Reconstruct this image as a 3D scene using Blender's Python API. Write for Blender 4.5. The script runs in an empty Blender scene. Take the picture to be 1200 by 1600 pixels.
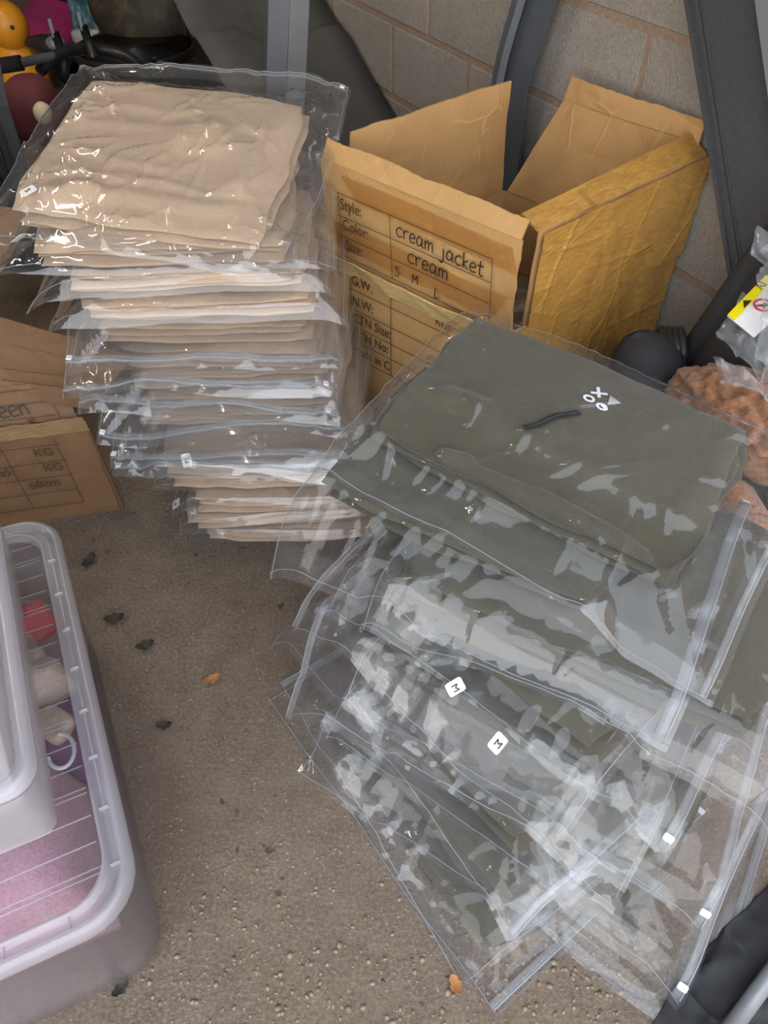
import bpy, bmesh, math, random
import numpy as np
from mathutils import Vector, Matrix

S = bpy.context.scene
COL = S.collection
rng = np.random.default_rng(7)
random.seed(7)

# ------------------------------------------------------------------ camera
CAM_H, F_PX, PITCH, ROLL = 1.40, 1180.0, math.radians(46.9), math.radians(-0.567)
cd = bpy.data.cameras.new('camera')
cam = bpy.data.objects.new('camera', cd)
COL.objects.link(cam)
cd.sensor_fit = 'VERTICAL'; cd.sensor_height = 32.0; cd.sensor_width = 24.0
cd.lens = F_PX / 1600.0 * 32.0
cd.clip_start = 0.02
cam.matrix_world = Matrix.Translation((0, 0, CAM_H)) @ Matrix.Rotation(math.pi/2 - PITCH, 4, 'X') @ Matrix.Rotation(ROLL, 4, 'Z')
S.camera = cam

# ------------------------------------------------------------------ world, light, exposure
# garage axes: D runs along the block wall (away from the door), N points at the block wall
AZ = math.radians(28.86)
N2 = np.array([math.cos(AZ), math.sin(AZ)]); D2 = np.array([-math.sin(AZ), math.cos(AZ)])
def W(s, n, z=0.0):
    p = N2*n + D2*s
    return Vector((p[0], p[1], z))
w = bpy.data.worlds.new('sky'); S.world = w; w.use_nodes = True
wn = w.node_tree.nodes; wl = w.node_tree.links
bg = wn['Background']; bg.inputs[1].default_value = 2.3
sky_tc = wn.new('ShaderNodeTexCoord'); sky_sep = wn.new('ShaderNodeSeparateXYZ'); sky_r = wn.new('ShaderNodeValToRGB')
wl.new(sky_tc.outputs['Generated'], sky_sep.inputs[0]); wl.new(sky_sep.outputs['Z'], sky_r.inputs[0])
sky_r.color_ramp.elements[0].position = 0.0; sky_r.color_ramp.elements[0].color = (1.0, 0.96, 0.91, 1)
sky_r.color_ramp.elements[1].position = 0.9; sky_r.color_ramp.elements[1].color = (0.78, 0.86, 1.0, 1)
wl.new(sky_r.outputs[0], bg.inputs[0])
DOOR_S = 0.12            # where the garage door opening stands, behind the photographer
DOOR_H = 2.25; WALL_R = 1.42; WALL_L = -3.4; BACK_S = 6.3
pl = bpy.data.lights.new('door_portal', 'AREA'); pl.shape = 'RECTANGLE'; pl.size = WALL_R - WALL_L; pl.size_y = DOOR_H
pl.cycles.is_portal = True
po = bpy.data.objects.new('door_portal', pl); COL.objects.link(po)
po.location = W(DOOR_S, (WALL_R + WALL_L)/2, DOOR_H/2)
po.rotation_euler = Vector((D2[0], D2[1], 0)).to_track_quat('-Z', 'Y').to_euler()
S.view_settings.view_transform = 'Standard'; S.view_settings.look = 'None'
S.view_settings.exposure = 0.78; S.view_settings.gamma = 1.0; S.view_settings.use_curve_mapping = False
S.cycles.max_bounces = 5; S.cycles.diffuse_bounces = 3; S.cycles.glossy_bounces = 2; S.cycles.transmission_bounces = 2
S.cycles.use_adaptive_sampling = True; S.cycles.adaptive_threshold = 0.05; S.cycles.use_light_tree = False
S.cycles.transparent_max_bounces = 48; S.cycles.caustics_reflective = False; S.cycles.caustics_refractive = False
S.cycles.sample_clamp_indirect = 6.0

# ------------------------------------------------------------------ helpers
def P(px, py, z):
    """a point of the place at height z, given as a pixel of the 1200x1600 frame"""
    x = (px-600)/F_PX; y = -(py-800)/F_PX
    c, s = math.cos(ROLL), math.sin(ROLL); x, y = c*x - s*y, s*x + c*y
    r = np.array([x, math.cos(PITCH)+y*math.sin(PITCH), -math.sin(PITCH)+y*math.cos(PITCH)])
    t = (z-CAM_H)/r[2]
    return Vector((r[0]*t, r[1]*t, z))
def PY(px, py, Y):
    """the same at depth Y"""
    x = (px-600)/F_PX; y = -(py-800)/F_PX
    c, s = math.cos(ROLL), math.sin(ROLL); x, y = c*x - s*y, s*x + c*y
    r = np.array([x, math.cos(PITCH)+y*math.sin(PITCH), -math.sin(PITCH)+y*math.cos(PITCH)])
    t = Y/r[1]
    return Vector((r[0]*t, Y, CAM_H + r[2]*t))

class Nodes:
    def __init__(self, name):
        self.m = bpy.data.materials.new(name); self.m.use_nodes = True
        self.t = self.m.node_tree; self.t.nodes.clear()
        self.out = self.t.nodes.new('ShaderNodeOutputMaterial')
    def n(self, typ, ins=None, **props):
        nd = self.t.nodes.new('ShaderNode' + typ)
        for k, v in props.items(): setattr(nd, k, v)
        for k, v in (ins or {}).items():
            if isinstance(v, bpy.types.NodeSocket): self.t.links.new(v, nd.inputs[k])
            else: nd.inputs[k].default_value = v
        return nd
    def ramp(self, fac, stops):
        r = self.n('ValToRGB', {0: fac}); e = r.color_ramp.elements
        while len(e) < len(stops): e.new(0.5)
        for el, (p, c) in zip(e, stops):
            el.position = p; el.color = (c[0], c[1], c[2], 1) if len(c) == 3 else c
        return r.outputs[0]
    def mixc(self, fac, a, b, blend='MIX'):
        m = self.n('Mix', data_type='RGBA', blend_type=blend)
        for i, v in ((0, fac), (6, a), (7, b)):
            if isinstance(v, bpy.types.NodeSocket): self.t.links.new(v, m.inputs[i])
            else: m.inputs[i].default_value = (v if i == 0 else (v[0], v[1], v[2], 1))
        return m.outputs[2]
    def coord(self, which='Object', scale=None):
        c = self.n('TexCoord').outputs[which]
        if scale is not None:
            c = self.n('Mapping', {0: c, 3: scale if hasattr(scale, '__len__') else (scale,)*3}).outputs[0]
        return c
    def noise(self, co, scale, detail=3, rough=0.55, dist=0.0, typ=None):
        nd = self.n('TexNoise', {'Vector': co, 'Scale': scale, 'Detail': detail, 'Roughness': rough, 'Distortion': dist})
        if typ: nd.noise_type = typ
        return nd.outputs[0]
    def bump(self, h, strength, dist=0.01, normal=None):
        ins = {'Height': h, 'Strength': strength, 'Distance': dist}
        if normal is not None: ins['Normal'] = normal
        return self.n('Bump', ins).outputs[0]
    def end(self, sh):
        self.t.links.new(sh, self.out.inputs[0]); return self.m
    def principled(self, color, rough=0.6, normal=None, **kw):
        ins = {'Base Color': color if isinstance(color, bpy.types.NodeSocket) else (color[0], color[1], color[2], 1), 'Roughness': rough}
        if normal is not None: ins['Normal'] = normal
        ins.update(kw)
        return self.n('BsdfPrincipled', ins).outputs[0]

def simple(name, col, rough=0.6, noise=0.12, scale=20, bump=0.0, bscale=120, **kw):
    k = Nodes(name); co = k.coord()
    f = k.noise(co, scale, 3)
    c = k.ramp(f, [(0.3, [v*(1-noise) for v in col]), (0.7, [min(1, v*(1+noise)) for v in col])])
    nm = k.bump(k.noise(co, bscale, 2), bump, 0.004) if bump else None
    return k.end(k.principled(c, rough, nm, **kw))

M = {}
# --- film of the zip bags: thin clear plastic, slightly milky
def film(name, haze, tint, rough=0.10, spec=1.0, bump=0.0, lo=0.46, hi=0.60):
    k = Nodes(name)
    fa_ = k.n('LayerWeight', {'Blend': 0.5}).outputs['Facing']
    p4 = k.n('Math', {0: fa_, 1: 4.0}, operation='POWER').outputs[0]
    fac = k.n('Math', {0: p4, 1: 0.36*spec, 2: 0.026*spec}, operation='MULTIPLY_ADD').outputs[0]
    gi = {'Color': (0.95, 0.96, 0.97, 1), 'Roughness': rough}
    if bump:
        co = k.coord(); ms = k.n('MapRange', {0: k.noise(co, 7, 1), 1: lo, 2: hi, 3: 0.06, 4: 1.0}).outputs[0]
        gi['Normal'] = k.bump(k.n('Math', {0: k.noise(co, 40, 2, 0.55, 1.2), 1: ms}, operation='MULTIPLY').outputs[0], bump, 0.012)
    gl = k.n('BsdfGlossy', gi).outputs[0]
    tr = k.n('BsdfTransparent', {'Color': (tint[0], tint[1], tint[2], 1)}).outputs[0]
    df = k.n('BsdfDiffuse', {'Color': (0.80, 0.84, 0.88, 1)}).outputs[0]
    tl = k.n('BsdfTranslucent', {'Color': (0.80, 0.84, 0.88, 1)}).outputs[0]
    milky = k.n('MixShader', {0: 0.4, 1: df, 2: tl}).outputs[0]
    base = k.n('MixShader', {0: haze, 1: tr, 2: milky}).outputs[0]
    return k.end(k.n('MixShader', {0: fac, 1: base, 2: gl}).outputs[0])
M['film'] = film('clear_film', 0.031, (0.985, 0.987, 0.99), 0.075, 1.2)
M['film_cream'] = film('clear_film_of_the_stack', 0.050, (0.985, 0.987, 0.99), 0.07, 2.4)
M['film_milky'] = film('milky_film', 0.16, (0.98, 0.985, 0.99), 0.16, 1.0)
M['zip'] = film('zip_seal', 0.16, (0.95, 0.96, 0.97), 0.2, 1.0)
M['zip_line'] = film('zip_ridge_plastic', 0.40, (0.9, 0.92, 0.94), 0.3, 1.0)
M['slider'] = simple('zip_slider_plastic', (0.78, 0.80, 0.82), 0.35)
def poly(name, col, alpha, rough=0.25, bump=0.05):
    k = Nodes(name); co = k.coord()
    nm = k.bump(k.noise(co, 60, 3), bump, 0.003)
    p4 = k.n('Math', {0: k.n('LayerWeight', {'Blend': 0.5}).outputs['Facing'], 1: 4.0}, operation='POWER').outputs[0]
    fr = k.n('Math', {0: p4, 1: 0.5, 2: 0.05}, operation='MULTIPLY_ADD').outputs[0]
    gl = k.n('BsdfGlossy', {'Roughness': rough, 'Normal': nm}).outputs[0]
    tr = k.n('BsdfTransparent', {'Color': (0.96, 0.955, 0.97, 1)}).outputs[0]
    df = k.n('BsdfDiffuse', {'Color': (*col, 1)}).outputs[0]; tl = k.n('BsdfTranslucent', {'Color': (*col, 1)}).outputs[0]
    milky = k.n('MixShader', {0: 0.45, 1: df, 2: tl}).outputs[0]
    base = k.n('MixShader', {0: alpha, 1: tr, 2: milky}).outputs[0]
    return k.end(k.n('MixShader', {0: fr, 1: base, 2: gl}).outputs[0])
M['poly'] = poly('translucent_polypropylene', (0.80, 0.79, 0.84), 0.16)
M['poly_rim'] = poly('rim_polypropylene', (0.80, 0.82, 0.90), 0.42)
M['poly_lid'] = poly('lid_polypropylene', (0.80, 0.79, 0.84), 0.04)
M['poly_cloud'] = poly('cloudy_polypropylene', (0.86, 0.85, 0.88), 0.3)
# --- cloth
def cloth(name, c1, c2, bs=420, sheen=0.3):
    k = Nodes(name); co = k.coord()
    f = k.noise(co, 7, 4, 0.6)
    f2 = k.noise(co, bs, 2, 0.7)
    col = k.mixc(0.35, k.ramp(f, [(0.3, c1), (0.7, c2)]), k.ramp(f2, [(0.35, [v*0.75 for v in c1]), (0.65, c2)]))
    nm = k.bump(f2, 0.35, 0.002)
    nm = k.bump(k.noise(co, 38, 3, 0.6, 0.6), 0.35, 0.010, nm)
    return k.end(k.principled(col, 0.9, nm, **{'Sheen Weight': sheen, 'Sheen Roughness': 0.5}))
M['cream'] = cloth('cream_fleece', (0.52, 0.375, 0.255), (0.62, 0.465, 0.325))
M['olive'] = cloth('olive_fleece', (0.054, 0.049, 0.029), (0.078, 0.071, 0.045))
M['olive_dark'] = simple('dark_zip_tape', (0.035, 0.04, 0.034), 0.5)
M['white_print'] = simple('white_print', (0.80, 0.80, 0.86), 0.6, 0.03)
M['pale_print'] = simple('pale_grey_print', (0.45, 0.45, 0.46), 0.6, 0.05)
# --- cardboard
def card(name, c, rough=0.75, crease=0.5, coat=0.0):
    k = Nodes(name); uv = k.coord('UV'); co = k.coord()
    big = k.noise(co, 4, 4, 0.6)
    flute = k.n('TexWave', {'Vector': uv, 'Scale': 36.0, 'Distortion': 1.2, 'Detail': 2.0, 'Detail Scale': 0.6}, wave_type='BANDS', bands_direction='X').outputs[1]
    fib = k.noise(k.n('Mapping', {0: uv, 3: (260, 18, 1)}).outputs[0], 1.0, 3)
    col = k.ramp(big, [(0.3, [v*0.88 for v in c]), (0.72, [min(1, v*1.10) for v in c])])
    col = k.mixc(0.14, col, k.ramp(flute, [(0.2, [v*0.7 for v in c]), (0.8, [min(1, v*1.25) for v in c])]))
    col = k.mixc(0.12, col, k.ramp(fib, [(0.3, [v*0.6 for v in c]), (0.7, [min(1, v*1.3) for v in c])]))
    wv = k.n('VectorMath', {0: co, 1: k.n('VectorMath', {0: k.n('TexNoise', {'Vector': co, 'Scale': 6.0}).outputs[1], 3: 0.08}, operation='SCALE').outputs[0]}, operation='ADD').outputs[0]
    ed = k.n('TexVoronoi', {'Vector': wv, 'Scale': 6.0}, feature='DISTANCE_TO_EDGE').outputs[0]
    line = k.n('MapRange', {0: ed, 1: 0.0, 2: 0.035, 3: 1.0, 4: 0.0}).outputs[0]
    gate = k.n('MapRange', {0: k.noise(co, 9, 2), 1: 0.48, 2: 0.6, 3: 0.0, 4: 1.0}).outputs[0]
    line = k.n('Math', {0: line, 1: gate}, operation='MULTIPLY').outputs[0]
    col = k.mixc(k.n('Math', {0: line, 1: crease*0.6}, operation='MULTIPLY').outputs[0], col, [min(1, v*1.45) for v in c])
    nm = k.bump(flute, 0.10, 0.003)
    nm = k.bump(line, 0.5*crease, 0.004, nm)
    nm = k.bump(k.noise(co, 16, 3), 0.25, 0.010, nm)
    return k.end(k.principled(col, rough, nm, **{'Coat Weight': coat, 'Coat Roughness': 0.22}))
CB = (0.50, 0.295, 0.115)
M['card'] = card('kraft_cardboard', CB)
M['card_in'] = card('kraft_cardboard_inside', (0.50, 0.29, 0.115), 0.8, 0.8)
M['card_shaded'] = card('shaded_kraft_cardboard', (0.185, 0.103, 0.050), 0.7, 0.4)  # kraft board again, the shade over the collapsed carton mixed into its colour
M['card_edge'] = simple('torn_cardboard_edge', (0.52, 0.36, 0.19), 0.9, 0.25, 220)
def tape(name, c, alpha, rough=0.16):
    k = Nodes(name); co = k.coord()
    st = k.noise(k.n('Mapping', {0: co, 3: (9, 9, 60)}).outputs[0], 3.0, 4, 0.6, 1.5)
    nm = k.bump(st, 0.25, 0.004)
    dg = k.n('TexWave', {'Vector': k.n('Mapping', {0: co, 2: (0.3, 0.5, 0.7)}).outputs[0], 'Scale': 7.0, 'Distortion': 9.0, 'Detail': 2.0, 'Detail Scale': 1.4}, wave_profile='SAW').outputs[1]
    nm = k.bump(dg, 0.12, 0.006, nm)
    col = k.ramp(st, [(0.3, [v*0.75 for v in c]), (0.7, [min(1, v*1.25) for v in c])])
    p = k.principled(col, rough, nm, **{'Specular IOR Level': 0.7})
    tr = k.n('BsdfTransparent', {'Color': (0.97, 0.90, 0.78, 1)}).outputs[0]
    return k.end(k.n('MixShader', {0: alpha, 1: tr, 2: p}).outputs[0])
M['tape'] = tape('gold_packing_tape', (0.50, 0.27, 0.065), 0.8, 0.22)
M['tape_old'] = tape('crinkled_old_tape', (0.66, 0.47, 0.20), 0.92, 0.5)
M['tape_clear'] = tape('clear_brown_tape', (0.50, 0.31, 0.13), 0.16, 0.2)
M['tape_dull'] = tape('dull_tape', (0.30, 0.20, 0.10), 0.9, 0.45)
M['ink'] = simple('black_ink', (0.02, 0.016, 0.012), 0.6, 0.02)
M['ink_soft'] = simple('brown_black_print', (0.07, 0.042, 0.02), 0.7, 0.05)
# --- dark plastics, metals, toys
M['black'] = simple('black_plastic', (0.022, 0.022, 0.024), 0.45, 0.2, 30, 0.15)
M['black_soft'] = simple('black_padded_fabric', (0.030, 0.031, 0.034), 0.75, 0.15, 60, 0.3, 500)
M['charcoal'] = simple('charcoal_textured_board', (0.062, 0.066, 0.072), 0.55, 0.12, 90, 0.5, 420)
M['slate'] = simple('slate_grey_metal', (0.085, 0.095, 0.11), 0.42, 0.06, 20)
M['alu'] = simple('grey_metal', (0.27, 0.29, 0.31), 0.4, 0.06, 20, **{'Metallic': 0.3})
M['pink'] = simple('glossy_pink_plastic', (0.50, 0.045, 0.20), 0.18, 0.04)
M['orange'] = simple('orange_plastic', (0.78, 0.32, 0.02), 0.4, 0.04)
M['maroon'] = simple('maroon_fabric', (0.13, 0.028, 0.035), 0.8, 0.1)
M['teal'] = simple('teal_plastic_bag', (0.075, 0.20, 0.25), 0.35, 0.25, 14, 0.5, 24)
M['white_plastic'] = simple('white_plastic', (0.72, 0.73, 0.72), 0.35, 0.04)
M['white_paper'] = simple('white_paper', (0.80, 0.80, 0.80), 0.8, 0.03)
M['chrome'] = simple('chrome', (0.7, 0.7, 0.7), 0.2, 0.02, **{'Metallic': 1.0})
M['yellow'] = simple('yellow_label', (0.85, 0.72, 0.0), 0.5, 0.03)
M['red'] = simple('red_print', (0.55, 0.03, 0.04), 0.6, 0.03)
M['cream_ball'] = simple('cream_plush', (0.62, 0.50, 0.34), 0.9, 0.1)
M['shell'] = simple('pale_seashell', (0.52, 0.42, 0.31), 0.5, 0.25, 60)
M['fabric_pink'] = cloth('pink_cloth', (0.46, 0.22, 0.30), (0.66, 0.44, 0.50), 200)
M['fabric_purple'] = cloth('purple_cloth', (0.16, 0.06, 0.18), (0.27, 0.11, 0.28), 200)
M['fabric_mauve'] = cloth('mauve_cloth', (0.34, 0.22, 0.28), (0.46, 0.32, 0.36), 200)
M['fabric_red'] = cloth('red_cloth', (0.50, 0.06, 0.07), (0.62, 0.10, 0.10), 200)
M['fabric_cream'] = cloth('cream_cloth', (0.55, 0.45, 0.36), (0.66, 0.57, 0.48), 200)
def rusty():
    k = Nodes('sooty_rusty_steel'); co = k.coord()
    f = k.noise(co, 9, 5, 0.65)
    c = k.ramp(f, [(0.3, (0.018, 0.015, 0.012)), (0.55, (0.06, 0.045, 0.03)), (0.72, (0.13, 0.10, 0.06))])
    return k.end(k.principled(c, 0.55, k.bump(f, 0.5, 0.01)))
M['rusty'] = rusty()
def matm():
    k = Nodes('dark_ribbed_mat'); uv = k.coord('UV'); co = k.coord()
    wv = k.n('TexWave', {'Vector': uv, 'Scale': 30.0, 'Distortion': 0.6, 'Detail': 2}, wave_type='BANDS', bands_direction='Y').outputs[1]
    f = k.noise(co, 6, 5, 0.65)
    c = k.ramp(f, [(0.3, (0.07, 0.07, 0.068)), (0.75, (0.14, 0.137, 0.13))])
    c = k.mixc(0.3, c, k.ramp(wv, [(0.2, (0.028, 0.028, 0.03)), (0.8, (0.09, 0.09, 0.09))]))
    return k.end(k.principled(c, 0.8, k.bump(wv, 0.4, 0.004)))
M['mat'] = matm()
def plush():
    k = Nodes('ginger_curly_plush'); co = k.coord()
    v = k.n('TexVoronoi', {'Vector': k.n('Mapping', {0: co, 3: (1, 1.8, 1.4)}).outputs[0], 'Scale': 60.0}).outputs[0]
    f = k.noise(co, 260, 3, 0.7, 1.5)
    c = k.ramp(v, [(0.1, (0.44, 0.175, 0.05)), (0.75, (0.26, 0.09, 0.022))])
    c = k.mixc(0.3, c, k.ramp(f, [(0.3, (0.20, 0.07, 0.018)), (0.7, (0.52, 0.23, 0.075))]))
    return k.end(k.principled(c, 0.95, k.bump(f, 0.8, 0.004, k.bump(v, 0.6, 0.010)), **{'Sheen Weight': 0.5}))
M['plush'] = plush()
# --- blocks, mortar, concrete
def blockm():
    k = Nodes('grey_concrete_block'); co = k.coord('Object')
    rnd = k.n('ObjectInfo').outputs['Random']
    f = k.noise(co, 5, 3); g = k.noise(co, 170, 3, 0.7); vo = k.n('TexVoronoi', {'Vector': co, 'Scale': 230.0}).outputs[0]
    c = k.ramp(g, [(0.28, (0.128, 0.115, 0.101)), (0.5, (0.317, 0.286, 0.252)), (0.72, (0.499, 0.459, 0.405))])
    c = k.mixc(0.35, c, k.ramp(f, [(0.3, (0.257, 0.227, 0.196)), (0.7, (0.392, 0.358, 0.320))]))
    c = k.mixc(0.35, c, k.ramp(rnd, [(0.0, (0.277, 0.243, 0.209)), (1.0, (0.385, 0.354, 0.317))]))
    nm = k.bump(g, 0.55, 0.006, k.bump(vo, 0.35, 0.004))
    return k.end(k.principled(c, 0.95, nm))
M['block'] = blockm()
def mortarm():
    k = Nodes('brown_mortar'); co = k.coord()
    g = k.noise(co, 90, 4, 0.7)
    c = k.ramp(g, [(0.3, (0.26, 0.18, 0.13)), (0.7, (0.37, 0.27, 0.20))])
    return k.end(k.principled(c, 0.95, k.bump(g, 0.6, 0.006)))
M['mortar'] = mortarm()
def floorm():
    k = Nodes('worn_concrete_floor'); co = k.coord()
    big = k.noise(co, 2.6, 5, 0.6); mid = k.noise(co, 14, 5, 0.7); fine = k.noise(co, 150, 4, 0.75)
    c = k.ramp(fine, [(0.30, (0.050, 0.038, 0.028)), (0.48, (0.150, 0.113, 0.080)), (0.70, (0.36, 0.29, 0.215))])
    c = k.mixc(0.45, c, k.ramp(mid, [(0.3, (0.105, 0.079, 0.057)), (0.7, (0.26, 0.21, 0.158))]))
    c = k.mixc(k.ramp(big, [(0.35, (0.5, 0.5, 0.5)), (0.6, (0.0, 0.0, 0.0))]), c, (0.155, 0.118, 0.085))
    vo = k.n('TexVoronoi', {'Vector': co, 'Scale': 85.0, 'Randomness': 1.0})
    peb = k.n('MapRange', {0: vo.outputs[0], 1: 0.16, 2: 0.24, 3: 1.0, 4: 0.0}).outputs[0]
    gate = k.n('MapRange', {0: k.n('SeparateColor', {0: vo.outputs[1]}).outputs[0], 1: 0.45, 2: 0.5, 3: 0.0, 4: 1.0}).outputs[0]
    peb = k.n('Math', {0: peb, 1: gate}, operation='MULTIPLY').outputs[0]
    pc = k.ramp(k.n('SeparateColor', {0: vo.outputs[1]}).outputs[1], [(0.0, (0.10, 0.075, 0.06)), (0.4, (0.30, 0.22, 0.15)), (0.75, (0.40, 0.33, 0.25)), (1.0, (0.20, 0.20, 0.19))])
    c = k.mixc(k.n('Math', {0: peb, 1: 0.75}, operation='MULTIPLY').outputs[0], c, pc)
    dk = k.n('TexVoronoi', {'Vector': k.n('VectorMath', {0: co, 1: k.n('VectorMath', {0: k.n('TexNoise', {'Vector': co, 'Scale': 40.0}).outputs[1], 3: 0.03}, operation='SCALE').outputs[0]}, operation='ADD').outputs[0], 'Scale': 22.0}).outputs[0]
    spot = k.n('MapRange', {0: dk, 1: 0.10, 2: 0.17, 3: 0.8, 4: 0.0}).outputs[0]
    sg = k.n('MapRange', {0: k.noise(co, 5.5, 2), 1: 0.52, 2: 0.6, 3: 0.0, 4: 1.0}).outputs[0]
    c = k.mixc(k.n('Math', {0: spot, 1: sg}, operation='MULTIPLY').outputs[0], c, (0.045, 0.032, 0.022))
    nm = k.bump(fine, 0.6, 0.006, k.bump(mid, 0.4, 0.012)); nm = k.bump(peb, 0.4, 0.004, nm)
    return k.end(k.principled(c, 0.9, nm))
M['floor'] = floorm()
M['plaster'] = simple('dim_garage_lining', (0.15, 0.13, 0.11), 0.95, 0.12, 3)
M['brick_red'] = simple('brown_brick_outside', (0.34, 0.17, 0.09), 0.9, 0.25, 12)
M['paving'] = simple('outside_paving', (0.36, 0.33, 0.29), 0.9, 0.15, 4)

def mesh_obj(name, verts, faces, mat, parent=None, smooth=False, uvs=None, origin=None):
    """one mesh object; verts in world coordinates, origin = the point its local frame stands at"""
    v = np.asarray([tuple(q) for q in verts] if not isinstance(verts, np.ndarray) else verts, dtype=np.float64).reshape(-1, 3)
    if parent is not None and origin is None: off = np.array(parent.get('_base', (0, 0, 0)), float)
    else: off = np.array(origin if origin is not None else (0, 0, 0), float)
    me = bpy.data.meshes.new(name)
    me.from_pydata((v - off).tolist(), [], [list(map(int, f)) for f in faces] if not isinstance(faces, np.ndarray) else faces.tolist())
    if smooth: me.polygons.foreach_set('use_smooth', [True]*len(me.polygons))
    if uvs is not None:
        ul = me.uv_layers.new(name='UVMap'); li = np.zeros(len(me.loops), dtype=np.int32); me.loops.foreach_get('vertex_index', li)
        ul.data.foreach_set('uv', np.asarray(uvs, dtype=np.float32)[li].ravel())
    me.materials.append(M[mat] if isinstance(mat, str) else mat)
    me.update()
    o = bpy.data.objects.new(name, me); COL.objects.link(o)
    if parent is not None:
        o.parent = parent
        if origin is not None: o.location = Vector(off) - Vector(parent.get('_base', (0, 0, 0)))
    else: o.location = off
    return o
def tag(o, label=None, cat=None, group=None, kind=None):
    if label: o['label'] = label
    if cat: o['category'] = cat
    if group: o['group'] = group
    if kind: o['kind'] = kind
    return o
def thing(name, base, label, cat, group=None):
    o = bpy.data.objects.new(name, None); COL.objects.link(o); o.location = base
    o['_base'] = [float(x) for x in base]; o.empty_display_size = 0.05
    return tag(o, label, cat, group)
def base_of(o, p): o['_base'] = [float(x) for x in p]
def gridfaces(nu, nv, off=0, flip=False, wrap_v=False):
    i, j = np.meshgrid(np.arange(nu-1), np.arange(nv if wrap_v else nv-1), indexing='ij')
    a = i*nv + j; b = (i+1)*nv + j; c = (i+1)*nv + (j+1) % nv; d = i*nv + (j+1) % nv
    f = np.stack([a, d, c, b] if flip else [a, b, c, d], -1).reshape(-1, 4)
    return f + off
def slab(name, grid, thick, mat, parent=None, smooth=False, uvs=None, normal=None):
    """closed sheet of some thickness from a grid of points (nu,nv,3)"""
    g = np.asarray(grid, float); nu, nv, _ = g.shape
    if normal is None:
        du = np.gradient(g, axis=0); dv = np.gradient(g, axis=1); nn = np.cross(du, dv)
        nn /= np.linalg.norm(nn, axis=2, keepdims=True) + 1e-9
    else: nn = np.broadcast_to(np.array(normal, float), g.shape)
    V = np.concatenate([g.reshape(-1, 3), (g - nn*thick).reshape(-1, 3)])
    F = [gridfaces(nu, nv), gridfaces(nu, nv, nu*nv, True)]
    n = nu*nv; ring = [i*nv for i in range(nu)] + [(nu-1)*nv + j for j in range(1, nv)] + [i*nv + nv-1 for i in range(nu-2, -1, -1)] + [j for j in range(nv-2, 0, -1)]
    r = np.array(ring); r2 = np.roll(r, -1)
    F.append(np.stack([r, r + n, r2 + n, r2], -1))
    if uvs is None:
        a, b = np.meshgrid(np.linspace(0, 1, nu), np.linspace(0, 1, nv), indexing='ij')
        uvs = np.stack([a, b], -1)
    uv2 = np.concatenate([np.asarray(uvs).reshape(-1, 2)]*2)
    return mesh_obj(name, V, np.concatenate(F), mat, parent, smooth, uv2)
def tube(name, pts, r, mat, parent=None, seg=10, smooth=True, closed=False, radii=None):
    pts = [Vector(p) for p in pts]; n = len(pts); V = []
    for i, p in enumerate(pts):
        a = pts[i-1] if (i > 0 or closed) else pts[i]; b = pts[(i+1) % n] if (i < n-1 or closed) else pts[i]
        t = (b - a).normalized(); q = t.to_track_quat('Z', 'Y'); rr = radii[i] if radii is not None else r
        for k in range(seg):
            an = 2*math.pi*k/seg; V.append(p + q @ Vector((rr*math.cos(an), rr*math.sin(an), 0)))
    F = [list(f) for f in gridfaces(n, seg, 0, False, True)]
    if closed:
        F += [[(n-1)*seg+k, k, (k+1) % seg, (n-1)*seg+(k+1) % seg] for k in range(seg)]
    else: F += [list(range(seg))[::-1], [(n-1)*seg+k for k in range(seg)]]
    return mesh_obj(name, V, F, mat, parent, smooth)
def catmull(pts, k=6):
    pts = [np.array(p, float) for p in pts]
    if len(pts) < 3: return pts
    out = []; Q = [2*pts[0]-pts[1]] + pts + [2*pts[-1]-pts[-2]]
    for i in range(1, len(Q)-2):
        for j in range(k):
            t = j/k; out.append(0.5*((2*Q[i]) + (-Q[i-1]+Q[i+1])*t + (2*Q[i-1]-5*Q[i]+4*Q[i+1]-Q[i+2])*t*t + (-Q[i-1]+3*Q[i]-3*Q[i+1]+Q[i+2])*t**3))
    out.append(pts[-1]); return out
def box(name, c, size, mat, parent=None, rotz=0.0, bevel=0.0, rot=None):
    bm = bmesh.new(); bmesh.ops.create_cube(bm, size=1.0)
    bmesh.ops.scale(bm, vec=size, verts=bm.verts)
    if bevel: bmesh.ops.bevel(bm, geom=bm.edges[:], offset=bevel, segments=2, affect='EDGES')
    R = rot if rot is not None else Matrix.Rotation(rotz, 4, 'Z')
    bm.transform(Matrix.Translation(c) @ R.to_4x4())
    V = [v.co.copy() for v in bm.verts]; F = [[q.index for q in f.verts] for f in bm.faces]; bm.free()
    return mesh_obj(name, V, F, mat, parent)
def lathe(name, c, prof, mat, parent=None, seg=32, rot=None, smooth=True, squash=(1, 1)):
    V = []
    for r, z in prof:
        for k in range(seg):
            a = 2*math.pi*k/seg; p = Vector((r*math.cos(a)*squash[0], r*math.sin(a)*squash[1], z))
            V.append(Vector(c) + (rot @ p if rot is not None else p))
    F = [list(f) for f in gridfaces(len(prof), seg, 0, True, True)]
    F += [list(range(seg)), [(len(prof)-1)*seg + k for k in range(seg)][::-1]]
    return mesh_obj(name, V, F, mat, parent, smooth)
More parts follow.
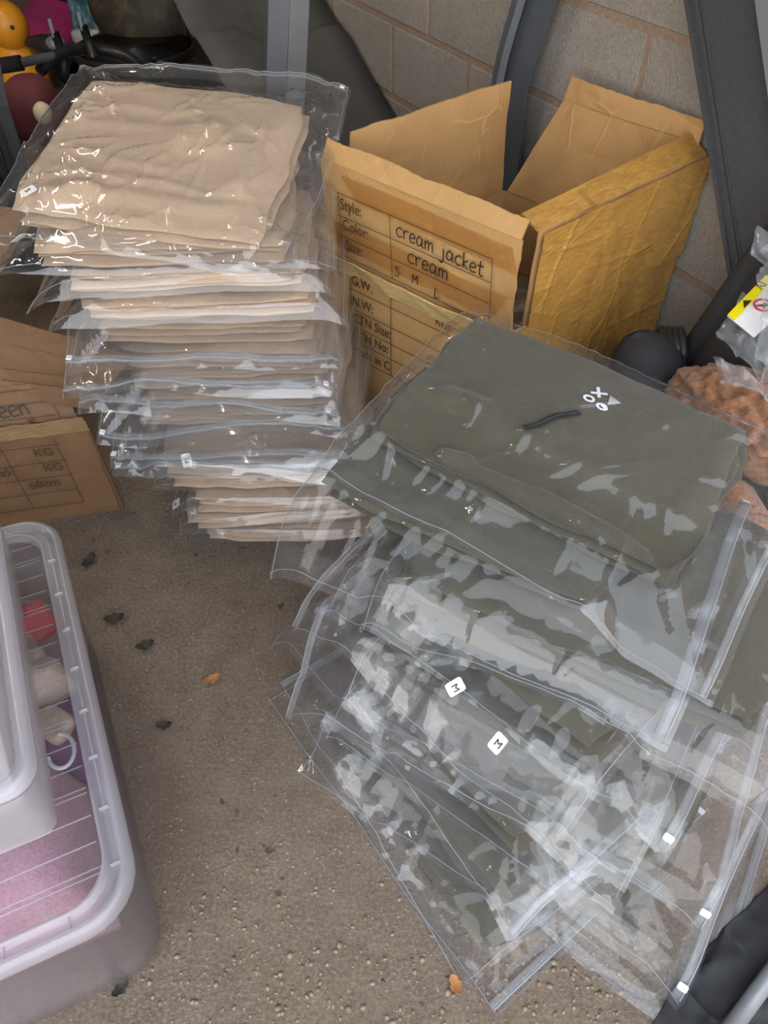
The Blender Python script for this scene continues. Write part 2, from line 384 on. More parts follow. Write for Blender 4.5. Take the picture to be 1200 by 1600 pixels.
def blob(name, c, rad, mat, parent=None, rot=None, amp=0.0, freq=6.0, sub=4, seed=0, power=2.0):
    bm = bmesh.new(); bmesh.ops.create_icosphere(bm, subdivisions=sub, radius=1.0)
    from mathutils import noise as mn
    V = []
    for v in bm.verts:
        p = v.co.copy()
        if power != 2.0:
            k = (abs(p.x)**power + abs(p.y)**power + abs(p.z)**power)**(1/power); p = p/k
        q = Vector((p.x*rad[0], p.y*rad[1], p.z*rad[2]))
        if amp: q += v.co*amp*mn.noise(q*freq + Vector((seed*3.1, seed, 0)))
        V.append(Vector(c) + (rot @ q if rot is not None else q))
    F = [[q.index for q in f.verts] for f in bm.faces]; bm.free()
    return mesh_obj(name, V, F, mat, parent, True)

# smooth value noise in 2D and crumple folds
def vnoise(x, y, seed, freq):
    r = np.random.default_rng(seed); T = r.random((64, 64))*2-1
    X = x*freq + 1000.3; Y = y*freq + 1000.7
    i = np.floor(X).astype(int); j = np.floor(Y).astype(int); fx = X-i; fy = Y-j
    fx = fx*fx*(3-2*fx); fy = fy*fy*(3-2*fy); g = lambda a, b: T[a % 64, b % 64]
    return (g(i, j)*(1-fx)+g(i+1, j)*fx)*(1-fy) + (g(i, j+1)*(1-fx)+g(i+1, j+1)*fx)*fy
def creases(u, v, hu, hv, n, seed, wid=(0.004, 0.012), amp=(0.002, 0.006), length=(0.05, 0.2), ang=None):
    r = np.random.default_rng(seed); z = np.zeros_like(u)
    for k in range(n):
        a = r.uniform(0, math.pi) if ang is None else ang + r.normal(0, 0.35)
        cu, cv = r.uniform(-hu, hu), r.uniform(-hv, hv); ca, sa = math.cos(a), math.sin(a)
        kap = r.uniform(-2.5, 2.5)
        p = (u-cu)*ca + (v-cv)*sa; q = -(u-cu)*sa + (v-cv)*ca - kap*p*p*0.5
        L = r.uniform(*length)*0.5; wd = r.uniform(*wid); am = r.uniform(*amp)*r.choice([1, 1, -0.5])
        z += am*np.clip(1-np.abs(q)/wd, 0, 1)*np.clip(1-(p/L)**2, 0, 1)
    return z

# ------------------------------------------------------------------ the setting
fl = mesh_obj('floor', [W(-6, -6, 0), W(-6, 6, 0), W(7, 6, 0), W(7, -6, 0)], [[0, 1, 2, 3]], 'floor'); tag(fl, kind='structure')
# block wall on the right: mortar bed with single blocks standing proud of it
wr = mesh_obj('wall_right', [W(DOOR_S, WALL_R+0.0005, 0), W(BACK_S, WALL_R+0.0005, 0), W(BACK_S, WALL_R+0.0005, 2.5), W(DOOR_S, WALL_R+0.0005, 2.5),
                             W(DOOR_S, WALL_R+0.2, 0), W(BACK_S, WALL_R+0.2, 0), W(BACK_S, WALL_R+0.2, 2.5), W(DOOR_S, WALL_R+0.2, 2.5)],
              [[3, 2, 1, 0], [4, 5, 6, 7], [0, 1, 5, 4], [2, 3, 7, 6], [1, 2, 6, 5], [3, 0, 4, 7]], 'mortar'); tag(wr, kind='structure')
bm = bmesh.new(); bmesh.ops.create_cube(bm, size=1.0); bmesh.ops.scale(bm, vec=(0.434, 0.03, 0.208), verts=bm.verts)
bmesh.ops.bevel(bm, geom=bm.edges[:], offset=0.004, segments=1, affect='EDGES')
blk = bpy.data.meshes.new('block'); bm.to_mesh(blk); bm.free(); blk.materials.append(M['block'])
rw = math.atan2(D2[1], D2[0])
for ci in range(-1, 6):                       # courses; the joint heights read off the wall
    zb = 0.691 + 0.225*(ci-3)
    for k in range(-3, 7):
        s = 1.132 + 0.45*k + (0.225 if ci % 2 == 1 else 0.0) + 0.225
        if s > 3.9: continue
        b = bpy.data.objects.new('block', blk); COL.objects.link(b); b.parent = wr
        p = W(s, WALL_R + 0.012 + random.uniform(-0.002, 0.002), zb + 0.1125)
        b.location = p; b.rotation_euler = (0, 0, rw)
        if zb < 0: b.scale = (1, 1, 0.5); b.location.z = 0.055
def plane_wall(name, a, b, z0, z1, mat):
    a = Vector(a); b = Vector(b)
    o = mesh_obj(name, [(a.x, a.y, z0), (b.x, b.y, z0), (b.x, b.y, z1), (a.x, a.y, z1)], [[0, 1, 2, 3]], mat); return tag(o, kind='structure')
plane_wall('wall_back', W(BACK_S, WALL_L), W(BACK_S, WALL_R+0.2), 0, 2.5, 'plaster')
plane_wall('wall_left', W(DOOR_S, WALL_L), W(BACK_S, WALL_L), 0, 2.5, 'plaster')
o = mesh_obj('ceiling', [W(DOOR_S, WALL_L, 2.5), W(DOOR_S, WALL_R+.2, 2.5), W(BACK_S, WALL_R+.2, 2.5), W(BACK_S, WALL_L, 2.5)], [[3, 2, 1, 0]], 'plaster'); tag(o, kind='structure')
o = mesh_obj('house_wall', [W(-7, 2.7, 0), W(0.0, 2.7, 0), W(0.0, 2.7, 3.2), W(-7, 2.7, 3.2)], [[3, 2, 1, 0]], 'brick_red'); tag(o, kind='structure')
plane_wall('wall_front', W(DOOR_S, WALL_L), W(DOOR_S, WALL_R+.2), DOOR_H, 2.5, 'plaster')

lm = thing('added_ceiling_lamp', W(2.5, -.35, 2.5), 'unseen white batten lamp added under the garage ceiling', 'lamp')  # unseen lamp, inferred and added for the warm glints on the cream bags
cl = W(2.5, -.35, 2.47); box('lamp_housing', cl, (.09, 1.5, .05), 'white_plastic', lm, AZ, .006)
k_ = Nodes('lit_tube'); em = k_.n('Emission', {'Color': (1.0, 0.90, 0.76, 1), 'Strength': 50.0}).outputs[0]; M['lit_tube'] = k_.end(em)
tube('lamp_tube', [W(1.78, -.35, 2.42), W(3.22, -.35, 2.42)], .022, 'lit_tube', lm, 10)

# ------------------------------------------------------------------ packages: jackets in zip bags, laid on a height field
HX0, HY0, HR, HNX, HNY = -1.4, -0.2, 0.01, 290, 270
H = np.zeros((HNX, HNY))
def hs(x, y, A):
    i = np.clip((x-HX0)/HR, 0, HNX-2.001); j = np.clip((y-HY0)/HR, 0, HNY-2.001)
    a = i.astype(int); b = j.astype(int); fx = i-a; fy = j-b
    return (A[a, b]*(1-fx)+A[a+1, b]*fx)*(1-fy)+(A[a, b+1]*(1-fx)+A[a+1, b+1]*fx)*fy
def dil(A, n=1):
    for _ in range(n):
        B = A.copy(); B[1:] = np.maximum(B[1:], A[:-1]); B[:-1] = np.maximum(B[:-1], A[1:])
        A = B.copy(); A[:, 1:] = np.maximum(A[:, 1:], B[:, :-1]); A[:, :-1] = np.maximum(A[:, :-1], B[:, 1:])
    return A
def blur(A, n):
    for _ in range(n):
        A = (A + np.roll(A, 1, 0) + np.roll(A, -1, 0) + np.roll(A, 1, 1) + np.roll(A, -1, 1))/5
    return A

FILMS = {}
def package(name, label, group, seed, c, yaw, bag, gar, t, mat, tilt=(0, 0), goff=(0, 0), droop=(0.15, 3.0), droopk=(1, 1, 1, 1),
            res=0.008, folds=None, bend=0.0, fmat='film', ncr=50, rise=0.0, cr_amp=(0.002, 0.006), zip_=True, pct=85, crump=0.009, fine=0.0042):
    """bag = (length along u, width along v), zip at +u; gar = folded jacket the same way; tilt = slopes along u, v;
    droop = slope and curvature of the loose margins; droopk = its factors on the sides +u, -u, +v, -v"""
    global H
    r = np.random.default_rng(seed)
    e1 = np.array([math.cos(yaw), math.sin(yaw)]); e2 = np.array([-math.sin(yaw), math.cos(yaw)])
    hu, hv = bag[0]/2, bag[1]/2; gu, gv = gar[0]/2, gar[1]/2; ou, ov = goff
    XY = lambda u, v: (c[0] + u*e1[0] + v*e2[0], c[1] + u*e1[1] + v*e2[1])
    Hd = dil(H, 1)
    # support plane
    a, b = np.meshgrid(np.linspace(-.8, .8, 30)*gu + ou, np.linspace(-.8, .8, 30)*gv + ov, indexing='ij')
    x, y = XY(a, b); hh = hs(x, y, H) - tilt[0]*a - tilt[1]*b
    c0 = np.percentile(hh, pct) + 0.001 + rise
    def base(u, v):
        X = np.clip((u-ou)/gu, -1, 1); Y = np.clip((v-ov)/gv, -1, 1)
        return c0 + tilt[0]*np.clip(u, ou-gu, ou+gu) + tilt[1]*np.clip(v, ov-gv, ov+gv) - bend*(np.abs(X)**3 + np.abs(Y)**3)
    def dome(u, v):
        X = np.clip(np.abs((u-ou)/gu), 0, 1); Y = np.clip(np.abs((v-ov)/gv), 0, 1)
        return np.sqrt(1-X**7)*np.sqrt(1-Y**7)
    soft = lambda u, v: creases(u-ou, v-ov, gu, gv, 16, seed+5, (0.010, 0.028), (0.002, 0.006), (0.12, 0.4)) + 0.006*vnoise(u, v, seed+6, 7) + (folds(u-ou, v-ov) if folds is not None else 0)
    def gtop(u, v):
        d = dome(u, v); return base(u, v) + t*(0.84 + 0.16*d) + np.clip(soft(u, v), -0.03, 0.05)*d
    root = thing(name, (c[0], c[1], max(0.0, float(c0))), label, 'jacket', group)
    # ---- the folded jacket: three layers one over the other
    V = []; Fc = []; nb = 0
    for k in range(3):
        du = r.normal(0, 0.006); dv = r.normal(0, 0.008); fu = gu*(1 - abs(r.normal(0, 0.018)) - (0.02 if k == 1 else 0)); fv = gv*(1 - abs(r.normal(0, 0.018)) - (0.015 if k == 1 else 0))
        step = res*1.0 if (k == 2) else 0.014
        nu, nv = max(16, int(2*fu/step)), max(16, int(2*fv/step))
        A, B = np.meshgrid(np.linspace(-1, 1, nu), np.linspace(-1, 1, nv), indexing='ij')
        X = np.sin(A*math.pi/2); Y = np.sin(B*math.pi/2)
        rr = 1 - 0.10*np.clip(np.abs(X)*np.abs(Y)-0.55, 0, 1)       # soft corners
        wob = 1 + 0.035*vnoise(X*1.0, Y*1.0, seed+40+k, 2.6) + 0.012*vnoise(X, Y, seed+50+k, 7)
        u = ou + du*(k < 2) + X*rr*fu*wob; v = ov + dv*(k < 2) + Y*rr*fv*wob
        d = np.sqrt(np.clip(1-np.abs(X)**7, 0, 1))*np.sqrt(np.clip(1-np.abs(Y)**7, 0, 1))
        mid = base(u, v) + t*(k+0.5)/3 + t*0.14*vnoise(u, v, seed+60, 8)*(k < 2); half = t/6*(1.12 + 0.35*vnoise(u, v, seed+61+k, 10)*(k < 2))
        wv = 0.004*vnoise(u, v, seed+20+k, 9)
        zt = mid + half*d + wv*(k < 2)
        if k == 2: zt = np.where(d > 0, base(u, v) + t*0.84 + (t*0.16 + np.clip(soft(u, v), -0.03, 0.05))*d, zt)
        zb = mid - half*d + wv*(k < 2)
        for z, flip in ((zt, False), (zb, True)):
            x, y = XY(u, v); V.append(np.stack([x, y, np.maximum(z, 0.003)], -1).reshape(-1, 3)); Fc.append(gridfaces(nu, nv, nb, flip)); nb += nu*nv
    g = mesh_obj('garment', np.concatenate(V), np.concatenate(Fc), mat, root, True); base_of(g, root['_base'])
    # ---- the bag: upper and lower film
    def films(step):
        nu, nv = int(bag[0]/step)+1, int(bag[1]/step)+1
        u, v = np.meshgrid(np.linspace(-hu, hu, nu), np.linspace(-hv, hv, nv), indexing='ij')
        mu = np.maximum(np.abs(u-ou)-gu, 0); mv = np.maximum(np.abs(v-ov)-gv, 0); m = np.hypot(mu, mv)
        su = np.where(u > ou, droopk[0], droopk[1]); sv = np.where(v > ov, droopk[2], droopk[3])
        kf = (su*mu + sv*mv)/(mu+mv+1e-6)
        lf = 1 + 0.45*vnoise(u, v, seed+1, 5)
        drop = (droop[0]*m + droop[1]*m*m)*kf*lf
        cr = creases(u, v, hu, hv, ncr, seed+2, (max(0.005, step*1.0), 0.012), cr_amp, (0.05, 0.25))
        wx = u + 0.012*vnoise(u, v, seed+31, 11); wy = v + 0.012*vnoise(u, v, seed+32, 11)
        gate = np.clip(0.35 + 0.9*vnoise(u, v, seed+33, 6), 0.1, 1)
        inn = np.where(m <= 0, 0.35, 1.0)
        cr = cr + inn*crump*gate*(0.5-np.abs(vnoise(wx, wy, seed+34, 22)))
        ms = np.clip((vnoise(u, v, seed+35, 7)+0.1*(fmat == 'film_cream')+0.05)/0.35, 0.08, 1)
        cr = cr + inn*ms*fine*(vnoise(wx, wy, seed+36, 40) + 0.4*vnoise(wx, wy, seed+37, 66))
        # folds that run out from the jacket to the bag's corners
        for cu, cv in ((1, 1), (1, -1), (-1, 1), (-1, -1)):
            for q in range(3):
                pu, pv = ou+cu*gu*r.uniform(.75, 1), ov+cv*gv*r.uniform(.75, 1); tu, tv = cu*hu*r.uniform(.8, 1), cv*hv*r.uniform(.8, 1)
                L = math.hypot(tu-pu, tv-pv); ax, ay = (tu-pu)/L, (tv-pv)/L
                p_ = (u-pu)*ax+(v-pv)*ay; q_ = -(u-pu)*ay+(v-pv)*ax
                cr = cr + 0.010*np.clip(1-np.abs(q_)/0.012, 0, 1)*np.clip(1-((p_-L/2)/(L*0.75))**2, 0, 1)
        bz = base(u, v); wave = 0.012*vnoise(u, v, seed+3, 8)*np.clip(m/0.04, 0, 1)
        midz = bz + t*0.42 - drop + wave
        dec = np.exp(-m/0.028)
        inside = (m <= 0)
        gt = gtop(u, v); gs = gt.copy()
        for _ in range(30):                 # the film spans the hollows of the cloth
            q = np.pad(gs, 1, mode='edge'); gs = (q[1:-1, 1:-1]*2 + q[2:, 1:-1] + q[:-2, 1:-1] + q[1:-1, 2:] + q[1:-1, :-2])/6
        gs = np.maximum(gs + 0.003, gt + 0.001)
        bot = np.where(inside, bz, midz - t*0.40*dec)
        top = np.where(inside, gs, midz + (t*0.44)*dec + 0.002)
        x, y = XY(u + 0.006*vnoise(v, u, seed+8, 6), v + 0.008*vnoise(u, v, seed+9, 6))
        bot = np.maximum(bot, hs(x, y, Hd)*1.0 + 0.0015) if not inside.all() else bot
        bot = np.where(inside, np.minimum(bot, bz+0.006), bot)
        amp = np.where(inside, 1.15, 1.15)
        top = np.maximum(top + np.maximum(cr, -0.4*cr)*amp, np.where(inside, gt+0.001, bot+0.0012))
        edge = np.minimum(hu-np.abs(u), hv-np.abs(v))
        top = np.where(edge < 0.004, bot+0.0008, top)
        return nu, nv, u, v, np.stack([x, y, top], -1), np.stack([x, y, bot], -1)
    nu, nv, u, v, Tp, Bt = films(res)
    V = np.concatenate([Tp.reshape(-1, 3), Bt.reshape(-1, 3)])
    # faces of the lower film only where the loose margin shows
    fb = gridfaces(nu, nv, nu*nv, True)
    keep = (hu-np.abs(u) < 0.03) | (hv-np.abs(v) < 0.03); kf_ = keep.ravel()
    fb = fb[kf_[fb-nu*nv].any(axis=1)]
    bagob = mesh_obj('bag', V, np.concatenate([gridfaces(nu, nv), fb]), fmat, root, True); base_of(bagob, root['_base'])
    # ---- zip seal with its slider along the +u edge
    if zip_:
        iu = [int((nu-1)*(1-(d/bag[0]))) for d in (0.020, 0.006)]
        n2 = max(6, nv//2); js = np.linspace(1, nv-2, n2).astype(int)
        G = np.stack([Tp[iu[0], js], 0.5*(Tp[iu[0], js]+Tp[iu[1], js])+np.array([0, 0, .0012]), Tp[iu[1], js]], 0)
        G[..., 2] = np.maximum(G[..., 2], G[..., 2].mean(axis=0)) + 0.002
        zs = slab('zip_seal', G, 0.0022, 'zip', bagob, True)
        for row, dz in ((0.9, 0.0016),):
            L0 = G[0]*(1-row) + G[2]*row; tube('zip_ridge', L0 + np.array([0, 0, dz]), 0.0009, 'zip_line', bagob, 4)
        ci = r.choice([1, n2-2]); cpt = 0.5*(G[0, ci]+G[2, ci]); ang = yaw
        dirv = Vector(G[1, min(ci+1, n2-1)]-G[1, max(ci-1, 0)]); q = dirv.to_track_quat('Y', 'Z').to_matrix()
        sl = box('zip_slider', Vector(cpt)+Vector((0, 0, .002)), (0.015, 0.012, 0.004), 'slider', bagob, rot=q, bevel=0.0015)
    # ---- welded side seams
    for L0 in (Tp[::3, 1], Tp[::3, nv-2], Tp[1, ::3]): tube('side_seam', L0 + np.array([0, 0, .0012]), 0.0007, 'zip_line', bagob, 3)
    # ---- raise the height field
    for A in (Tp, Bt):
        ii = np.clip(((A[..., 0]-HX0)/HR+0.5).astype(int), 0, HNX-1); jj = np.clip(((A[..., 1]-HY0)/HR+0.5).astype(int), 0, HNY-1)
        np.maximum.at(H, (ii.ravel(), jj.ravel()), A[..., 2].ravel())
    root['_u'] = [float(q) for q in (*e1, *e2)]
    def surf(u0, v0, film_=True):
        """world point on the film (or on the jacket) at local u, v"""
        if film_:
            i = int(round((u0+hu)/(2*hu)*(nu-1))); j = int(round((v0+hv)/(2*hv)*(nv-1))); return Vector(Tp[i, j])
        x, y = XY(np.array([u0]), np.array([v0])); return Vector((x[0], y[0], gtop(np.array([u0]), np.array([v0]))[0]))
    FILMS[root.name] = (Tp, hu, hv, u, v)
    return root, bagob, g, surf, e1, e2

def text(name, s, mw, size, mat, parent, extrude=0.0004, align='LEFT'):
    cu = bpy.data.curves.new(name, 'FONT'); cu.body = s; cu.size = size; cu.extrude = extrude; cu.align_x = align; cu.resolution_u = 4
    tmp = bpy.data.objects.new(name, cu); COL.objects.link(tmp)
    me = bpy.data.meshes.new_from_object(tmp.evaluated_get(bpy.context.evaluated_depsgraph_get()))
    bpy.data.objects.remove(tmp); bpy.data.curves.remove(cu)
    me.name = name; me.materials.clear(); me.materials.append(M[mat])
    o = bpy.data.objects.new(name, me); COL.objects.link(o)
    o.parent = parent; o.matrix_local = Matrix.Translation(-Vector(parent.get('_base', (0, 0, 0)))) @ mw
    return o
def frame(o, xa, ya):
    xa = Vector(xa).normalized(); za = xa.cross(Vector(ya)).normalized(); ya = za.cross(xa)
    return Matrix.Translation(o) @ Matrix((xa, ya, za)).transposed().to_4x4()
def pick(pks, px, py):
    """the bag that lies uppermost where the photograph shows a sticker, and the place on it"""
    best = None
    for pk in pks:
        Tp, hu_, hv_, uu, vv = FILMS[pk[0].name]
        d = Tp - np.array([0, 0, CAM_H]); dep = d[..., 1]*math.cos(PITCH)-d[..., 2]*math.sin(PITCH); up = d[..., 1]*math.sin(PITCH)+d[..., 2]*math.cos(PITCH)
        x, y = d[..., 0]/dep, up/dep; c_, s_ = math.cos(-ROLL), math.sin(-ROLL); x, y = c_*x-s_*y, s_*x+c_*y
        e = np.hypot(600+F_PX*x-px, 800-F_PX*y-py); ok = (e < 14) & (hu_-np.abs(uu) > .014) & (hv_-np.abs(vv) > .014)
        if ok.any():
            q = np.where(ok, dep, 99); i = np.unravel_index(np.argmin(q), q.shape)
            if best is None or q[i] < best[0]: best = (q[i], pk, float(uu[i]), float(vv[i]))
    return best[1:] if best else None
def sticker_at(pks, px, py, letter, ang):
    b = pick(pks, px, py)
    if b: sticker(b[0], b[1], b[2], letter, ang)
def sticker(pk, u, v, letter, ang, size=(0.022, 0.030)):
    root, bagob, g, surf, e1, e2 = pk
    p = surf(u, v) ; px = surf(u+0.02, v); py = surf(u, v+0.02)
    n = (px-p).cross(py-p).normalized()
    if n.z < 0: n = -n
    n = (n + Vector((0, 0, 0.5))).normalized()
    x0 = Vector((math.cos(ang), math.sin(ang), 0)); x0 = (x0 - n*x0.dot(n)).normalized(); y0 = n.cross(x0)
    mw = frame(p + n*0.006, x0, y0)
    pts = []
    rr = 0.004
    for cx, cy, a0 in ((1, 1, 0), (-1, 1, 90), (-1, -1, 180), (1, -1, 270)):
        for k in range(4):
            a = math.radians(a0 + 30*k); pts.append(mw @ Vector((cx*(size[0]/2-rr)+rr*math.cos(a), cy*(size[1]/2-rr)+rr*math.sin(a), 0)))
    n_ = len(pts); V = pts + [q - n*0.0006 for q in pts]
    F = [list(range(n_)), list(range(n_, 2*n_))[::-1]] + [[k, k+n_, (k+1) % n_+n_, (k+1) % n_] for k in range(n_)]
    st = mesh_obj('size_sticker', V, F, 'white_paper', root); base_of(st, root['_base'])
    tag(st, 'white sticker with the letter ' + letter)
    text('size_letter', letter, mw @ Matrix.Translation((-0.0045, -0.0055, 0.0006)), 0.016, 'ink', st)
    return st

# cream jackets: the tall stack ------------------------------------------------------
ORD = ['topmost', 'second', 'third', 'fourth', 'fifth', 'sixth', 'seventh', 'eighth', 'ninth', 'tenth', 'eleventh', 'twelfth', 'thirteenth', 'fourteenth', 'lowest']
CG = 'bagged cream jackets in the tall stack'
def prof_(q): q = np.clip(q, 0, 1); return (1-q*q)**1.3
def arc_fold(u, v, cu, cv, R, a0, a1, r, h):
    d = np.hypot(u-cu, v-cv) + 0.008*vnoise(u, v, 3, 14); an = np.arctan2(v-cv, u-cu); q = np.abs(d-R)/r
    w_ = np.clip((an-a0)/0.4, 0, 1)*np.clip((a1-an)/0.4, 0, 1)
    return h*prof_(q)*w_
def cap_fold(u, v, p, q, r, h):
    ax, ay = q[0]-p[0], q[1]-p[1]; L2 = ax*ax+ay*ay
    uu = u + 0.008*vnoise(u, v, 5, 12); vv = v + 0.008*vnoise(u, v, 6, 12)
    t_ = np.clip(((uu-p[0])*ax+(vv-p[1])*ay)/L2, 0, 1); d = np.hypot(uu-p[0]-t_*ax, vv-p[1]-t_*ay)/r
    return h*prof_(d)
UP, DN = math.pi/2, -math.pi/2
NC = 15
cream = []
for k in range(NC):                       # k = 0 lowest
    f = k/(NC-1)
    front = 5 <= k <= 10                  # in the middle of the stack the bag mouths hang out to the front
    yaw = (DN if front else UP) + rng.normal(0, 0.05)
    cx = -0.235 - 0.185*f**0.8 + rng.normal(0, 0.010); cy = 1.430 + 0.135*f + rng.normal(0, 0.008)
    gl, gw = 0.355 + 0.03*f, 0.43 + 0.05*f
    bag = (0.47 + 0.03*rng.random(), 0.56 + 0.05*f)
    goff = (-0.035, rng.normal(0, 0.012))
    t = 0.0435 if k < NC-1 else 0.05
    tilt = (rng.normal(0, 0.01), rng.normal(0, 0.012)); kw = {}
    if front: bag = (0.50 + 0.05*rng.random(), 0.57); goff = (-0.055, 0.0); yaw += rng.normal(0, 0.07); kw = dict(droop=(0.15, 2.2), ncr=70)
    if k < 5: cx += 0.004*k; bag = (0.44, 0.50); kw = dict(droop=(0.5, 3.0))
    place = 'cream jacket in clear zip bag, '
    if k == NC-1:
        yaw = UP - 0.16; cx, cy = -0.435, 1.635; bag = (0.62, 0.65); gl, gw = 0.47, 0.51; goff = (-0.03, 0.0); tilt = (0.20, 0.06)
        fo = lambda u, v: (arc_fold(u, v, -0.06, -0.08, 0.10, -2.4, 0.9, 0.05, 0.012) + cap_fold(u, v, (-0.19, 0.22), (-0.17, 0.10), 0.036, 0.014)
                           + cap_fold(u, v, (-0.17, 0.12), (-0.16, -0.18), 0.03, 0.008) + cap_fold(u, v, (0.05, 0.22), (0.09, -0.2), 0.02, 0.005)
                           + cap_fold(u, v, (-0.03, 0.22), (-0.07, -0.02), 0.018, 0.005) + cap_fold(u, v, (0.12, 0.2), (0.13, -0.1), 0.018, 0.004) + cap_fold(u, v, (-0.1, 0.2), (-0.12, -0.1), 0.016, 0.005))
        kw = dict(res=0.0055, folds=fo, ncr=150, droop=(0.22, 2.0), rise=-0.01, cr_amp=(0.004, 0.010), droopk=(-0.7, 1.0, 0.5, 0.2))
    elif k == NC-2:
        yaw = UP + 0.02; cx, cy = -0.425, 1.585; tilt = (0.06, 0.0); bag = (0.54, 0.66); gw = 0.50; gl = 0.40
        kw = dict(res=0.0065, droop=(0.12, 1.6), folds=lambda u, v: cap_fold(u, v, (-0.165, 0.2), (-0.13, 0.08), 0.03, 0.018) + cap_fold(u, v, (-0.17, 0.1), (-0.17, -0.22), 0.02, 0.008))
    if k == 0: lab = place + 'lowest of the tall stack, on the concrete floor'
    elif k == NC-1: lab = place + 'tilted on top of the tall stack'
    elif k == NC-2: lab = place + 'second from the top of the stack, S sticker'
    else: lab = place + ORD[NC-1-k] + ' from the top of the stack'
    pk = package('bagged_jacket', lab, CG, 100+k*11, (cx, cy), yaw, bag, (gl, gw), t, 'cream', tilt, goff, bend=0.004, fmat='film_cream', **kw)
    cream.append(pk)
for px, py, l_, a_ in ((40, 292, 'S', -0.9), (40, 383, 'S', -1.5), (293, 731, 'L', 0.3), (268, 797, 'L', 0.2)): sticker_at(cream, px, py, l_, a_)

# olive jackets: the slumped pile ------------------------------------------------------
OG = 'bagged olive jackets in the slumped pile'
olive = []; NO = 12
for k in range(NO):
    f = k/(NO-1)
    yaw = math.radians(-56 + 18*f) + rng.normal(0, 0.13)
    sh_ = rng.uniform(-0.05, 0.05); cx = 0.165 + 0.085*f + rng.normal(0, 0.015) + 0.6*sh_; cy = 0.655 + 0.225*f**1.1 + rng.normal(0, 0.015) - 0.8*sh_
    bag = (rng.uniform(0.58, 0.76), 0.54); gar = (0.47 + rng.normal(0, 0.01), 0.37); goff = (-0.06, 0.015); t = 0.0375
    kw = dict(droop=(0.5, 5.0), droopk=(1.0, 1.3, 0.6, 1.5), ncr=75, cr_amp=(0.003, 0.008), res=0.007)
    tilt = (-0.05, 0.04)
    if k in (1, 3, 5, 7, 9): yaw = math.radians(-24 - 4*(k % 4)) + rng.normal(0, 0.06); cx += 0.13; cy -= 0.04; bag = (rng.uniform(0.64, 0.8), 0.52); gar = (0.56, 0.39); goff = (-0.03, 0.0); kw.update(crump=0.013, fine=0.006)
    if k in (0, 4): gar = (0.54, 0.42); goff = (0.02, 0.0)
    if k >= NO-3: kw['res'] = 0.006
    if k in (2, 6, 8): yaw += math.pi; goff = (-0.04, -0.015); tilt = (0.05, -0.04); kw['droopk'] = (1.3, 1.0, 1.5, 0.6)
    if k == NO-1:
        yaw = math.radians(-35); cx, cy = 0.305, 0.915; bag = (0.70, 0.50); gar = (0.55, 0.36); goff = (-0.03, 0.02); t = 0.048; tilt = (-0.06, 0.10)
        fo = lambda u, v: (-0.030*np.clip((-0.055-v-0.03*(u+0.1))/0.02, 0, 1) + cap_fold(u, v, (-0.12, -0.145), (0.20, -0.150), 0.036, 0.020) + arc_fold(u, v, -0.15, -0.10, 0.055, -1.8, 2.6, 0.03, 0.012)
                           + cap_fold(u, v, (0.245, 0.14), (0.235, -0.05), 0.03, 0.006) + cap_fold(u, v, (-0.25, 0.1), (-0.2, -0.06), 0.03, 0.008))
        kw.update(res=0.0055, folds=fo, droop=(0.3, 2.2), droopk=(1.4, 0.7, 0.6, 1.2), cr_amp=(0.004, 0.011), ncr=95)
    if k == 0: lab = 'olive green jacket in a clear zip bag, lowest of the slumped pile'
    elif k == NO-1: lab = 'olive green jacket with white chest print in a clear bag, on top of the pile'
    else: lab = 'olive green jacket in a clear zip bag, ' + ORD[NO-1-k] + ' from the top of the slumped pile'
    olive.append(package('bagged_jacket', lab, OG, 500+k*13, (cx, cy), yaw, bag, gar, t, 'olive', tilt, goff, **kw))
for px, py, l_, a_ in ((701, 1072, 'M', -1.3), (768, 1165, 'M', -0.9)): sticker_at(olive, px, py, l_, a_)
# pocket zip and the printed mark on the top jacket
root, bagob, g, surf, e1, e2 = olive[-1]
E1 = Vector((e1[0], e1[1], 0)); E2 = Vector((e2[0], e2[1], 0))
def uv_of(p): d = Vector((p[0]-0.305, p[1]-0.915, 0)); return d.dot(E1), d.dot(E2)
# (the pocket zip runs across the chest, the mark stands beside its upper end)
def on_jacket(u, v, dz=0.0012): q = surf(u, v, False); return q + Vector((0, 0, dz))
def drop_on(px, py):
    z_ = 0.6
    for _ in range(8): uv = uv_of(P(px, py, z_)); z_ = on_jacket(uv[0], uv[1]).z
    return uv
za, zb_ = drop_on(815, 698), drop_on(905, 646)
zp = [on_jacket(za[0]+(zb_[0]-za[0])*k/14, za[1]+(zb_[1]-za[1])*k/14, 0.0045) for k in range(15)]
zd = Vector((zp[-1]-zp[0])); zd.z = 0; zd.normalize(); zc = Vector((-zd.y, zd.x, 0))
pz = slab('pocket_zip', np.array([[q + zc*w_ for q in zp] for w_ in (0.007, -0.007)]), 0.002, 'olive_dark', g); base_of(pz, root['_base'])
g['_base'] = root['_base']; pz.location = (0, 0, 0)
tube('zip_teeth', [q + Vector((0, 0, .001)) for q in zp], 0.0016, 'black', pz, 5)
def mark_pt(px, py): uv = drop_on(px, py); return on_jacket(uv[0], uv[1], 0.003)
def ring(c_px, rx, ry, ang, wdt, name, a0=0, a1=360, mat='white_print'):
    cc = mark_pt(*c_px); X = Vector((math.cos(ang), math.sin(ang), 0)); Y = Vector((-math.sin(ang), math.cos(ang), 0)); n = 24
    pts = []
    for s_ in (1, 1-wdt):
        for k in range(n+1):
            a = math.radians(a0 + (a1-a0)*k/n); q = cc + X*rx*s_*math.cos(a) + Y*ry*s_*math.sin(a); u_, v_ = uv_of(q); pts.append(on_jacket(u_, v_, 0.003))
    G = np.array([[tuple(p) for p in pts[:n+1]], [tuple(p) for p in pts[n+1:]]]); return slab(name, G, 0.0008, mat, g)
